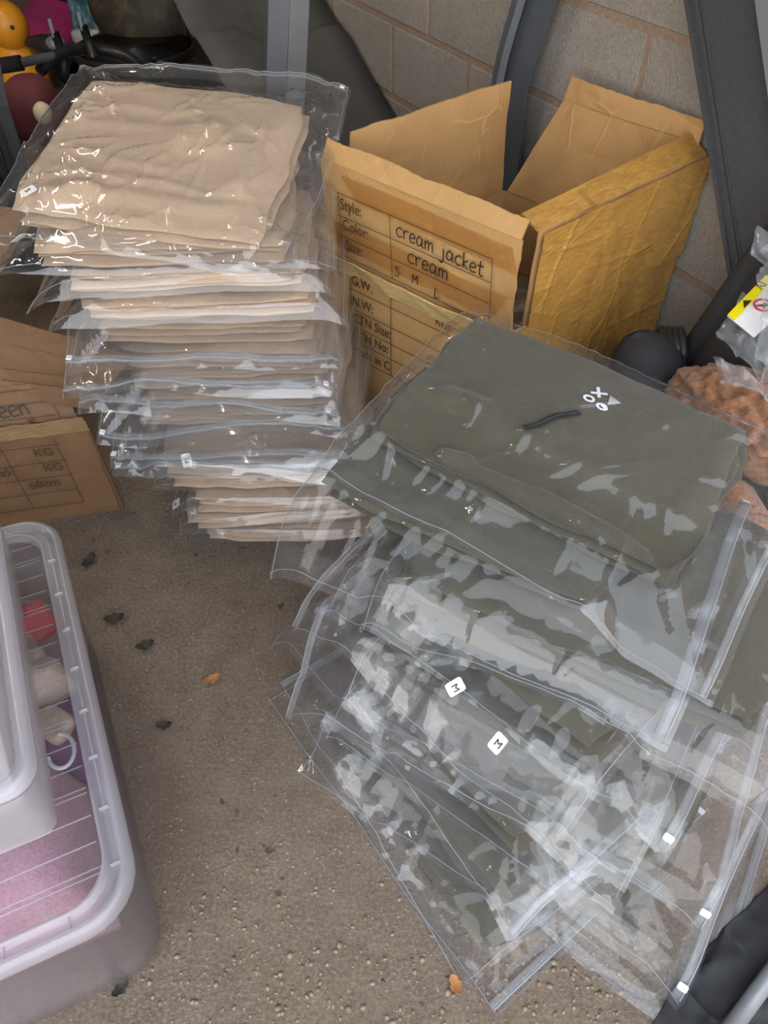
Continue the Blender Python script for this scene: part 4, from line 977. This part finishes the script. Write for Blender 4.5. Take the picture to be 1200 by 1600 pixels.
# slate strip standing behind the large carton
sp = thing('metal_strip', W(1.70, 1.39, 0), 'bent slate grey metal strip leaning behind the large carton', 'metal strip')
kn = [(1.735, .02), (1.735, .40), (1.74, .58), (1.745, .72), (1.685, .92), (1.58, 1.22)]
kn = [tuple(q) for q in catmull(kn, 5)]
def ribbon(nm, off0, off1, n0, th, mat):
    L, R = [], []
    for i, q in enumerate(kn):
        a = np.array(kn[max(i-1, 0)]); b = np.array(kn[min(i+1, len(kn)-1)]); d = (b-a)/np.linalg.norm(b-a); c_ = np.array([-d[1], d[0]])
        L.append(q + c_*off0); R.append(q + c_*off1)
    G = np.array([[tuple(W(p[0], n0, max(p[1], .004))) for p in L], [tuple(W(p[0], n0, max(p[1], .004))) for p in R]])
    return slab(nm, G, th, mat, sp, normal=(-N2[0], -N2[1], 0))
ribbon('strip_web', -.055, .055, 1.375, -.012, 'slate'); ribbon('strip_flange', -.055, -.028, 1.355, -.02, 'slate'); ribbon('strip_lip', -.030, -.026, 1.352, -.02, 'alu')
# square steel post behind the cream stack
pb, pt_ = PY(444, 112, 2.28), PY(451, -90, 2.36)
ax = (pt_-pb).normalized(); foot = pb - ax*(pb.z/ax.z)
psx = Vector((.93, .37, 0)); psy = Vector((-.37, .93, 0))
post = thing('steel_post', foot, 'square grey steel post standing behind the cream stack', 'post')
def prism(nm, cs, mat, parent):
    V = [foot + psx*x + psy*y + Z3*.003 for x, y in cs] + [pt_ + psx*x + psy*y for x, y in cs]; n = len(cs)
    return mesh_obj(nm, V, [list(range(n))[::-1], list(range(n, 2*n))] + [[k, (k+1) % n, (k+1) % n+n, k+n] for k in range(n)], mat, parent)
prism('post_web', [(-.055, -.02), (-.008, -.05), (0, -.045), (.0, .03), (-.05, .03)], 'slate', post)
prism('post_face', [(-.007, -.052), (.052, -.032), (.05, .028), (.001, .028)], 'alu', post)
# ribbed mat leaning on the wall, bent over in the middle
prof = [tuple(q) for q in catmull([(2.0, .02), (2.12, .2), (2.3, .355), (2.45, .445), (2.62, .53), (2.78, .60), (2.84, .605), (2.97, .67), (3.3, .86), (3.55, 1.02)], 5)]
G = np.array([[tuple(W(s_, n_, z_ + (.055 if n_ < 1 else 0)*(s_ > 2.2) + .010*math.sin(s_*9+n_*5))) for n_ in np.linspace(.845, 1.385, 8)] for s_, z_ in prof])
uvm = np.stack(np.meshgrid(np.linspace(0, 1, len(prof)), np.linspace(0, 1, 8), indexing='ij'), -1)
uvm = uvm[..., ::-1]*np.array([0.5, 3.0])
o = slab('rubber_mat', G, .012, 'mat', None, True, uvm); tag(o, 'dark ribbed rubber mat leaning against the block wall in the back', 'mat')

# ------------------------------------------------------------------ black padded seat, boot, plush, label bag at the right
seat = thing('padded_seat', W(.62, 1.2, 0), 'black padded seat back standing against the wall behind the plush toy', 'seat')
prof2 = []
U, V_ = np.meshgrid(np.linspace(-1, 1, 28), np.linspace(-1, 1, 34), indexing='ij')
def seat_pt(u, v, front):
    s_ = .80 + .20*u*(1-.32*(v+1)/2*1.0) - .06*(v+1) + .0; z_ = .42 + .40*v
    n_ = 1.30 - .05*np.cos(u*1.5) - (.045 if front else 0)*np.sqrt(np.clip(1-u**6, 0, 1))*np.sqrt(np.clip(1-v**6, 0, 1)) - .09*(1-v)/2
    if front: n_ = n_ - .02*np.exp(-((np.abs(u)-.62)/.10)**2)*-1.0
    return s_, n_, z_
for fr_, nm_ in ((True, 'seat_pad'), (False, 'seat_shell')):
    s_, n_, z_ = seat_pt(U*np.sqrt(np.clip(1-.45*np.clip(V_, 0, 1)**3, .05, 1)), V_, fr_)
    x_ = N2[0]*n_ + D2[0]*s_; y_ = N2[1]*n_ + D2[1]*s_
    slab(nm_, np.stack([x_, y_, z_], -1), -0.02 if fr_ else -0.012, 'black_soft', seat, True)
bc = W(.905, 1.10, 0)
boot = thing('rubber_boot', bc, 'black rounded boot leaning between the large carton and the padded seat', 'boot')
rb = Matrix((tuple((W(.905, 1.1, 0)-W(.80, 1.12, 0)).normalized()), (0, 0, 1), (0, 0, 0))).transposed()
# dome: ellipsoid flattened, its axis tipped along the wall
dm = P(1004, 562, .47); up_ = Vector((-.35, .35, .9)).normalized()
qd = up_.to_track_quat('Z', 'Y').to_matrix()
lathe('boot_toe', dm - up_*.03, [(.060, -.12), (.076, -.07), (.080, -.02), (.073, .025), (.054, .062), (.028, .084), (.004, .090)], 'black_soft', boot, 32, qd)
tube('boot_seam', [dm - up_*.03 + qd @ Vector((.0795*math.cos(a)*math.cos(.5*math.sin(a)), .0795*math.sin(a), .0-.02*math.cos(a))) for a in np.linspace(0, 2*math.pi, 40)[:-1]], .0016, 'black', boot, 6, True, True)
r0 = P(1052, 548, .47)
for k in range(4):
    ax_ = Vector((.8, -.1, .15)).normalized(); qk = ax_.to_track_quat('Z', 'Y').to_matrix(); cc = P(1034, 552, .455) + ax_*(.012*k)
    tube('boot_rib', [cc + qk @ Vector(((.050-.002*k)*math.cos(a), (.050-.002*k)*math.sin(a), 0)) for a in np.linspace(0, 2*math.pi, 28)[:-1]], .009, 'black', boot, 8, True, True)
lathe('boot_shaft', Vector((dm.x, dm.y, .004)), [(.07, 0), (.068, .1), (.062, .25), (.058, .39)], 'black_soft', boot, 24)
# plush toy
tp = thing('plush_toy', (.62, 1.00, .0), 'ginger curly plush toy lying behind the olive pile', 'plush toy')
blob('body', P(1185, 650, .50), (.17, .085, .075), 'plush', tp, Matrix.Rotation(-.62, 3, 'Z'), .018, 60, 6, 2)
blob('arm', P(1098, 603, .51), (.055, .028, .026), 'plush', tp, Matrix.Rotation(.75, 3, 'Z') @ Matrix.Rotation(.3, 3, 'Y'), .008, 50, 4, 5)
blob('paw', P(1078, 636, .485), (.020, .018, .034), 'plush', tp, Matrix.Rotation(.3, 3, 'Y'), .006, 60, 4, 6)
blob('haunch', P(1225, 690, .46), (.10, .08, .09), 'plush', tp, None, .012, 38, 4, 7)
lst = blob('underside', Vector((.66, 1.0, .2)), (.11, .09, .195), 'plush', tp, Matrix.Rotation(-.6, 3, 'Z'), .01, 30, 4, 8)
# clear bag with a warning label over the plush
lb = thing('plastic_bag', (.62, 1.02, .55), 'crumpled clear bag with yellow warning label, at the right edge on the plush', 'plastic bag')
def net(rows): return [[P(*q) for q in row] for row in rows]
crumpled('bag_front', net([[(1180, 352, .80), (1172, 400, .76), (1182, 445, .74), (1190, 500, .71), (1178, 560, .68)], [(1215, 372, .80), (1225, 420, .78), (1235, 470, .75), (1245, 520, .72), (1240, 590, .68)], [(1290, 360, .78), (1290, 420, .76), (1300, 480, .73), (1310, 560, .70), (1300, 620, .66)]]), (34, 50), .010, 'film_milky', 61, lb, 60)
crumpled('bag_fold', net([[(1118, 520, .64), (1150, 555, .635), (1195, 590, .63), (1250, 610, .62)], [(1140, 490, .66), (1170, 520, .655), (1200, 545, .65), (1260, 560, .65)], [(1160, 455, .68), (1190, 480, .68), (1225, 500, .67), (1270, 520, .67)]]), (30, 40), .007, 'film_milky', 62, lb, 50)
crumpled('bag_flap', net([[(1115, 560, .60), (1150, 580, .60), (1200, 610, .60), (1260, 640, .6)], [(1135, 600, .585), (1150, 610, .59), (1200, 632, .59), (1260, 660, .59)]]), (18, 40), .006, 'film_milky', 63, lb, 40)
la, lbq, lcq, ldq = P(1136, 494, .685), P(1196, 432, .705), P(1240, 470, .70), P(1178, 528, .68)
ws = slab('warning_label', np.array([[tuple(la), tuple(lbq)], [tuple(ldq), tuple(lcq)]]), -.0015, 'white_paper', lb); base_of(ws, lb['_base'])
tag(ws, 'white and yellow warning label')
lx = (lbq-la); ly = (ldq-la); ln_ = lx.cross(ly).normalized(); ln_ = -ln_ if ln_.z < 0 else ln_
def lpt(a, b, d=.003): return la + lx*a + ly*b + ln_*d
slab('yellow_band', np.array([[tuple(lpt(0, 0)), tuple(lpt(1, 0))], [tuple(lpt(0, .27)), tuple(lpt(1, .27))]]), -.0006, 'yellow', ws)
text('printed_word', 'AI', frame(lpt(.72, .24, .0042), lx, -ly), .022, 'ink', ws)
tg = [lpt(.26, .23, .0044), lpt(.46, .23, .0044), lpt(.36, .05, .0044)]
mesh_obj('warning_triangle', tg + [q - ln_*.0005 for q in tg], [[0, 1, 2], [3, 5, 4], [0, 3, 4, 1], [1, 4, 5, 2], [2, 5, 3, 0]], 'ink', ws)
cc = lpt(.52, .58, .0042); qx = lx.normalized(); qy = (ly - qx*ly.dot(qx)).normalized()
tube('prohibition_ring', [cc + qx*.015*math.cos(a) + qy*.015*math.sin(a) for a in np.linspace(0, 2*math.pi, 30)[:-1]], .0016, 'red', ws, 6, True, True)
tube('prohibition_bar', [cc - qx*.010 - qy*.010, cc + qx*.010 + qy*.010], .0014, 'red', ws, 6)
for a_, b_ in (((-.005, -.006), (.004, .007)), ((-.006, .004), (.006, -.001)), ((.0, .0), (.007, .006))): tube('printed_figure', [cc + qx*a_[0] + qy*a_[1], cc + qx*b_[0] + qy*b_[1]], .0016, 'ink', ws, 6)

# ------------------------------------------------------------------ far left clutter
pit = thing('fire_pit', Vector((-1.10, 3.86, 0)), 'sooty round steel fire bowl on legs behind the cream stack', 'fire pit')
pc_ = Vector((-1.10, 3.86, .36))
bowl = lathe('bowl', pc_, [(.02, -.11), (.13, -.10), (.22, -.05), (.245, 0), (.262, .0), (.262, -.008), (.25, -.008), (.232, -.052), (.14, -.112), (.02, -.122)], 'rusty', pit, 40)
lathe('bowl_rim', pc_, [(.250, -.035), (.268, -.035), (.270, .004), (.262, .006), (.252, .0)], 'black', pit, 40)
for a in (0.6, 2.2, 3.9, 5.3): tube('leg', [pc_ + Vector((.19*math.cos(a), .19*math.sin(a), -.07)), pc_ + Vector((.25*math.cos(a), .25*math.sin(a), -.357))], .012, 'black', pit, 8)
lidp = pc_ + Vector((.02, .27, .14)); rl = Matrix.Rotation(-1.25, 3, 'X')
lathe('raised_lid', lidp, [(.265, -.02), (.27, 0), (.255, .02), (.20, .07), (.10, .10), (.01, .105)], 'rusty', pit, 40, Matrix.Rotation(1.15, 3, 'X'))
tube('lid_handle', [pc_ + Vector((.235, .02, .03)), pc_ + Vector((.225, .06, .10)), pc_ + Vector((.20, .10, .15))], .008, 'rusty', pit, 8)
# pink toy car
cb = PY(48, 62, 4.55); cb.z = .0; CA = math.radians(-22)
cX = Vector((math.cos(CA), math.sin(CA), 0)); cY = Vector((-math.sin(CA), math.cos(CA), 0))
car = thing('toy_car', cb, 'glossy pink toy car with black windscreen at the far left', 'toy car')
def cpt(x, y, z): return cb + cX*x + cY*y + Z3*z
Uc, Vc = np.meshgrid(np.linspace(0, 1, 22), np.linspace(-1, 1, 20), indexing='ij')
zp_ = np.interp(Uc, [0, .03, .12, .34, .40, .56, .8, .93, 1.0], [.12, .20, .265, .31, .32, .44, .46, .36, .18])
wid = .21*np.sqrt(np.clip(1-(2*Uc-1)**8, .25, 1))*(1-.22*np.clip((zp_-.30)/.16, 0, 1)*np.abs(Vc)**2)
zz_ = .10 + (zp_-.10)*(1-np.abs(Vc)**4*.55*1.0)
Gc = np.stack([np.zeros_like(Uc)]*3, -1)
for i in range(22):
    for j in range(20): Gc[i, j] = tuple(cpt(Vc[i, j]*wid[i, j], Uc[i, j]*.75-.1, zz_[i, j]))
slab('car_body', Gc, .012, 'pink', car, True)
Gs = np.array([[tuple(cpt(x_, -.1 + .75*u_, z_ + .014)) for x_ in (-.145, 0, .145)] for u_, z_ in ((.405, .325), (.535, .432))]); Gs[:, 1, 2] += .012
slab('windscreen', Gs, .006, 'black', car)
for sx in (-1, 1):
    lathe('headlight', cpt(sx*.145, -.085, .215), [(.030, -.01), (.034, .0), (.030, .012), (.012, .02)], 'chrome', car, 20, (Matrix.Rotation(CA, 3, 'Z') @ Matrix.Rotation(math.pi/2, 3, 'X')))
    for y_ in (.02, .48): lathe('wheel', cpt(sx*.19, y_, .075), [(.04, -.03), (.072, -.028), (.075, 0), (.072, .028), (.04, .03)], 'black', car, 24, (Matrix.Rotation(CA, 3, 'Z') @ Matrix.Rotation(math.pi/2, 3, 'Y')))
box('number_plate', cpt(0, -.112, .135), (.11, .008, .03), 'shell', car, CA); box('bumper', cpt(0, -.10, .095), (.34, .05, .04), 'maroon', car, CA, .012)
box('badge', cpt(0, -.100, .19), (.03, .02, .02), 'chrome', car, CA, .004)
# teal bag and white toy beside it
tb = PY(152, 50, 4.6); bagt = crumpled('plastic_sack', [[tb + Vector((x_, y_, z_)) for y_, z_ in ((.0, -.22), (-.04, .0), (.0, .16), (.08, .24))] for x_ in (-.11, -.04, .05, .13)], (26, 30), .03, 'teal', 71, label='crumpled teal plastic sack between the toy car and the fire bowl', cat='sack')
wt = thing('toy_part', PY(134, 62, 4.3), 'white plastic toy piece with rounded teeth beside the fire bowl', 'toy')
wb = PY(134, 58, 4.3); base_of(wt, wb); wt.location = wb
blob('toy_body', wb, (.07, .04, .035), 'white_plastic', wt, Matrix.Rotation(-.4, 3, 'Z'), 0, 6, 3, 0, 4)
for k in range(4): blob('toy_tooth', wb + Vector((.065, -.03, .03-.025*k)), (.02, .018, .012), 'white_plastic', wt, None, 0, 6, 2, 0, 3)
# orange toy figure
oc = PY(12, 40, 3.75)
og = thing('toy_figure', (oc.x, oc.y, 0), 'smooth orange toy figure with a round head at the left edge', 'toy')
blob('head', oc, (.085, .08, .095), 'orange', og, None, 0, 6, 4); blob('eye', oc + Vector((.045, -.068, .01)), (.009, .006, .009), 'black', og, None, 0, 6, 2)
blob('body', oc + Vector((-.02, .02, -.21)), (.125, .10, .17), 'orange', og, None, 0, 6, 4)
ob = oc + Vector((-.02, .02, -.30)); tube('leg', [ob, Vector((ob.x+.14, ob.y-.25, ob.z-.03))], .07, 'orange', og, 16, radii=[.08, .05]); tube('leg', [ob, Vector((ob.x-.1, ob.y-.2, .05))], .07, 'orange', og, 16, radii=[.08, .05])
# black tube frame with clamps
fa, fb_ = PY(-60, 112, 3.0), PY(62, 92, 3.05); fc = PY(150, 76, 3.35); fd = PY(240, 92, 3.5)
tf = thing('tube_frame', (fa.x, fa.y, 0), 'black folding tube frame with metal clamps behind the cream stack', 'frame')
tube('rail', [fa, PY(34, 98, 3.03)], .026, 'black', tf, 12); tube('rail', [PY(34, 98, 3.03), fb_, fc], .016, 'slate', tf, 12)
tube('hoop', [tuple(q) for q in catmull([PY(62, 112, 3.05), PY(95, 84, 3.15), PY(150, 76, 3.3), PY(205, 92, 3.3), PY(235, 130, 3.2)], 6)], .02, 'black', tf, 10)
for px_, py_ in ((96, 74), (140, 64)):
    q = PY(px_, py_, 3.2); tube('clamp_post', [q + Vector((0, 0, -.05)), q + Vector((-.01, 0, .05))], .016, 'black', tf, 10); box('clamp_lever', q + Vector((-.012, -.01, .065)), (.012, .012, .06), 'alu', tf, .3, .002)
for q in (fa + Vector((.05, 0, 0)), fd): tube('leg', [q, Vector((q.x, q.y+.1, .01))], .016, 'black', tf, 10)
# shoe between the toy car and the rail
sq = PY(72, 70, 3.7); sho = thing('shoe', sq, 'black and grey shoe lying behind the black tube frame', 'shoe')
blob('upper', sq, (.10, .05, .04), 'black', sho, Matrix.Rotation(-.3, 3, 'Z'), .01, 12, 3); blob('toe_panel', sq + Vector((.05, -.02, .01)), (.045, .042, .03), 'alu', sho, Matrix.Rotation(-.3, 3, 'Z'), 0, 6, 3)
# maroon cushion with a cream ball, black striped bag
mq = PY(52, 172, 2.6); o = blob('round_cushion', mq, (.085, .08, .10), 'maroon', None, None, .006, 10, 4, 1, 2.6); tag(o, 'round maroon cushion beside the cream stack', 'cushion')
bq = PY(66, 176, 2.45); o = blob('plush_ball', bq, (.028, .028, .03), 'cream_ball', None, None, .004, 30, 4, 2); tag(o, 'small cream plush ball in front of the maroon cushion', 'ball')
kb = thing('fabric_bag', PY(-10, 260, 2.3), 'black pleated fabric bag at the left edge behind the brown carton', 'bag'); kq = PY(-10, 210, 2.3)
crumpled('bag_side', [[kq + Vector((x_, y_, z_)) for z_, y_ in ((-.42, -.02), (-.15, -.05), (.08, -.03), (.24, .04))] for x_ in (-.25, -.1, .02, .085)], (40, 30), .006, 'black_soft', 81, kb, 20)
for k in range(9): tube('pleat', [tuple(q) for q in catmull([kq + Vector((-.2+.028*k, -.055, -.38)), kq + Vector((-.19+.028*k, -.075, -.1)), kq + Vector((-.17+.026*k, -.055, .1)), kq + Vector((-.15+.024*k, .02, .22))], 4)], .006, 'black', kb, 6)

# ------------------------------------------------------------------ near right corner: dark sheet for the floor shadow, and bar
dq = [[P(px, py, z_) for px, py, z_ in row] for row in (((1000, 1640, .004), (1060, 1530, .012), (1130, 1455, .010), (1210, 1375, .006)), ((1060, 1680, .02), (1120, 1600, .035), (1190, 1520, .03), (1270, 1440, .02)), ((1200, 1720, .03), (1230, 1640, .04), (1290, 1570, .04), (1360, 1500, .03)))]
o = crumpled('dark_shadow_sheet', dq, (26, 40), .006, 'black_soft', 91, label='black sheet for floor shadow and a dark object at the lower right corner', cat='sack')  # dark sheet stands in for shadow on the floor and a dark object
b1_, b2_ = P(1118, 1640, .055), P(1228, 1490, .06)
o = tube('metal_bar', [b1_, b1_.lerp(b2_, .5), b2_, b2_ + (b2_-b1_)*.6], .013, 'alu', None, 14); tag(o, 'grey metal bar over the black sheet in the lower right corner', 'bar')

# ------------------------------------------------------------------ leaves, grit and pebbles on the floor
def leaf(px, py, L, ang, col, label, name='dry_leaf', curl=.006):
    c_ = P(px, py, .002); n = 9; V = []; X = Vector((math.cos(ang), math.sin(ang), 0)); Y = Vector((-math.sin(ang), math.cos(ang), 0))
    for i in range(n):
        t_ = i/(n-1)*2-1; wd = L*.28*(1-t_*t_)**.8*(1+.3*math.sin(i*2.1)) + .0006
        for s_ in (-1, 0, 1): V.append(c_ + X*t_*L/2 + Y*wd*s_ + Z3*(.002 + curl*abs(t_)**2 + (.003 if s_ == 0 else .004)))
    G = np.array([tuple(v) for v in V]).reshape(n, 3, 3)
    o = slab(name, G, .0008, col, None); tag(o, label, 'leaf', 'leaves and scraps on the floor')
M['leaf_dark'] = simple('dark_wet_leaf', (0.030, 0.026, 0.020), 0.6, 0.3, 60)
M['leaf_orange'] = simple('orange_dry_leaf', (0.34, 0.15, 0.05), 0.8, 0.3, 60)
M['leaf_green'] = simple('green_scrap', (0.10, 0.22, 0.03), 0.6, 0.2, 60)
leaf(332, 1063, .038, .5, 'leaf_orange', 'orange dry leaf lying alone on the concrete floor')
leaf(140, 878, .045, 1.2, 'leaf_dark', 'dark leaf on the floor near the brown carton')
leaf(228, 1010, .040, .4, 'leaf_dark', 'dark curled leaf on the floor beside the tub')
leaf(180, 968, .045, .2, 'leaf_dark', 'thin dark scrap between the tub and the darker leaf')
leaf(258, 1135, .030, .1, 'leaf_dark', 'small dark scrap below the orange leaf')
leaf(190, 1545, .030, .9, 'leaf_dark', 'dark scrap on the floor at the near end of the tub')
leaf(712, 1540, .030, 2.0, 'leaf_orange', 'small orange leaf under the edge of the olive bags')
leaf(1072, 1536, .018, .6, 'leaf_green', 'tiny green scrap on the black sheet')
rp_ = np.random.default_rng(5); Vp = []; Fp = []; bm = bmesh.new(); bmesh.ops.create_icosphere(bm, subdivisions=1, radius=1.0); iv = np.array([v.co[:] for v in bm.verts]); ifc = np.array([[q.index for q in f.verts] for f in bm.faces]); bm.free()
for k in range(1500):
    px, py = rp_.uniform(220, 1000), rp_.uniform(880, 1640); dens = np.clip((py-1150)/450, .12, 1)
    if rp_.random() > dens: continue
    q = P(px, py, 0); sc = rp_.uniform(.0012, .0042)*(.7 + .6*dens); st = rp_.uniform(.6, 1.4, 3)*sc; st[2] *= .55; an = rp_.uniform(0, 6.3); R = np.array([[math.cos(an), -math.sin(an), 0], [math.sin(an), math.cos(an), 0], [0, 0, 1]])
    Vp.append((iv*st) @ R.T + np.array([q.x, q.y, st[2]*.25])); Fp.append(ifc + 12*(len(Vp)-1))
def pebm():
    k = Nodes('floor_pebbles'); co = k.coord(); v = k.noise(co, 70, 1)
    return k.end(k.principled(k.ramp(v, [(0.25, (0.10, 0.07, 0.05)), (0.45, (0.24, 0.17, 0.11)), (0.6, (0.29, 0.23, 0.17)), (0.8, (0.14, 0.12, 0.10))]), .7))
M['pebble'] = pebm()
o = mesh_obj('floor_pebbles', np.concatenate(Vp), np.concatenate(Fp), 'pebble', None, True); tag(o, 'small pebbles and grit set in the worn concrete floor', 'pebbles', kind='stuff')
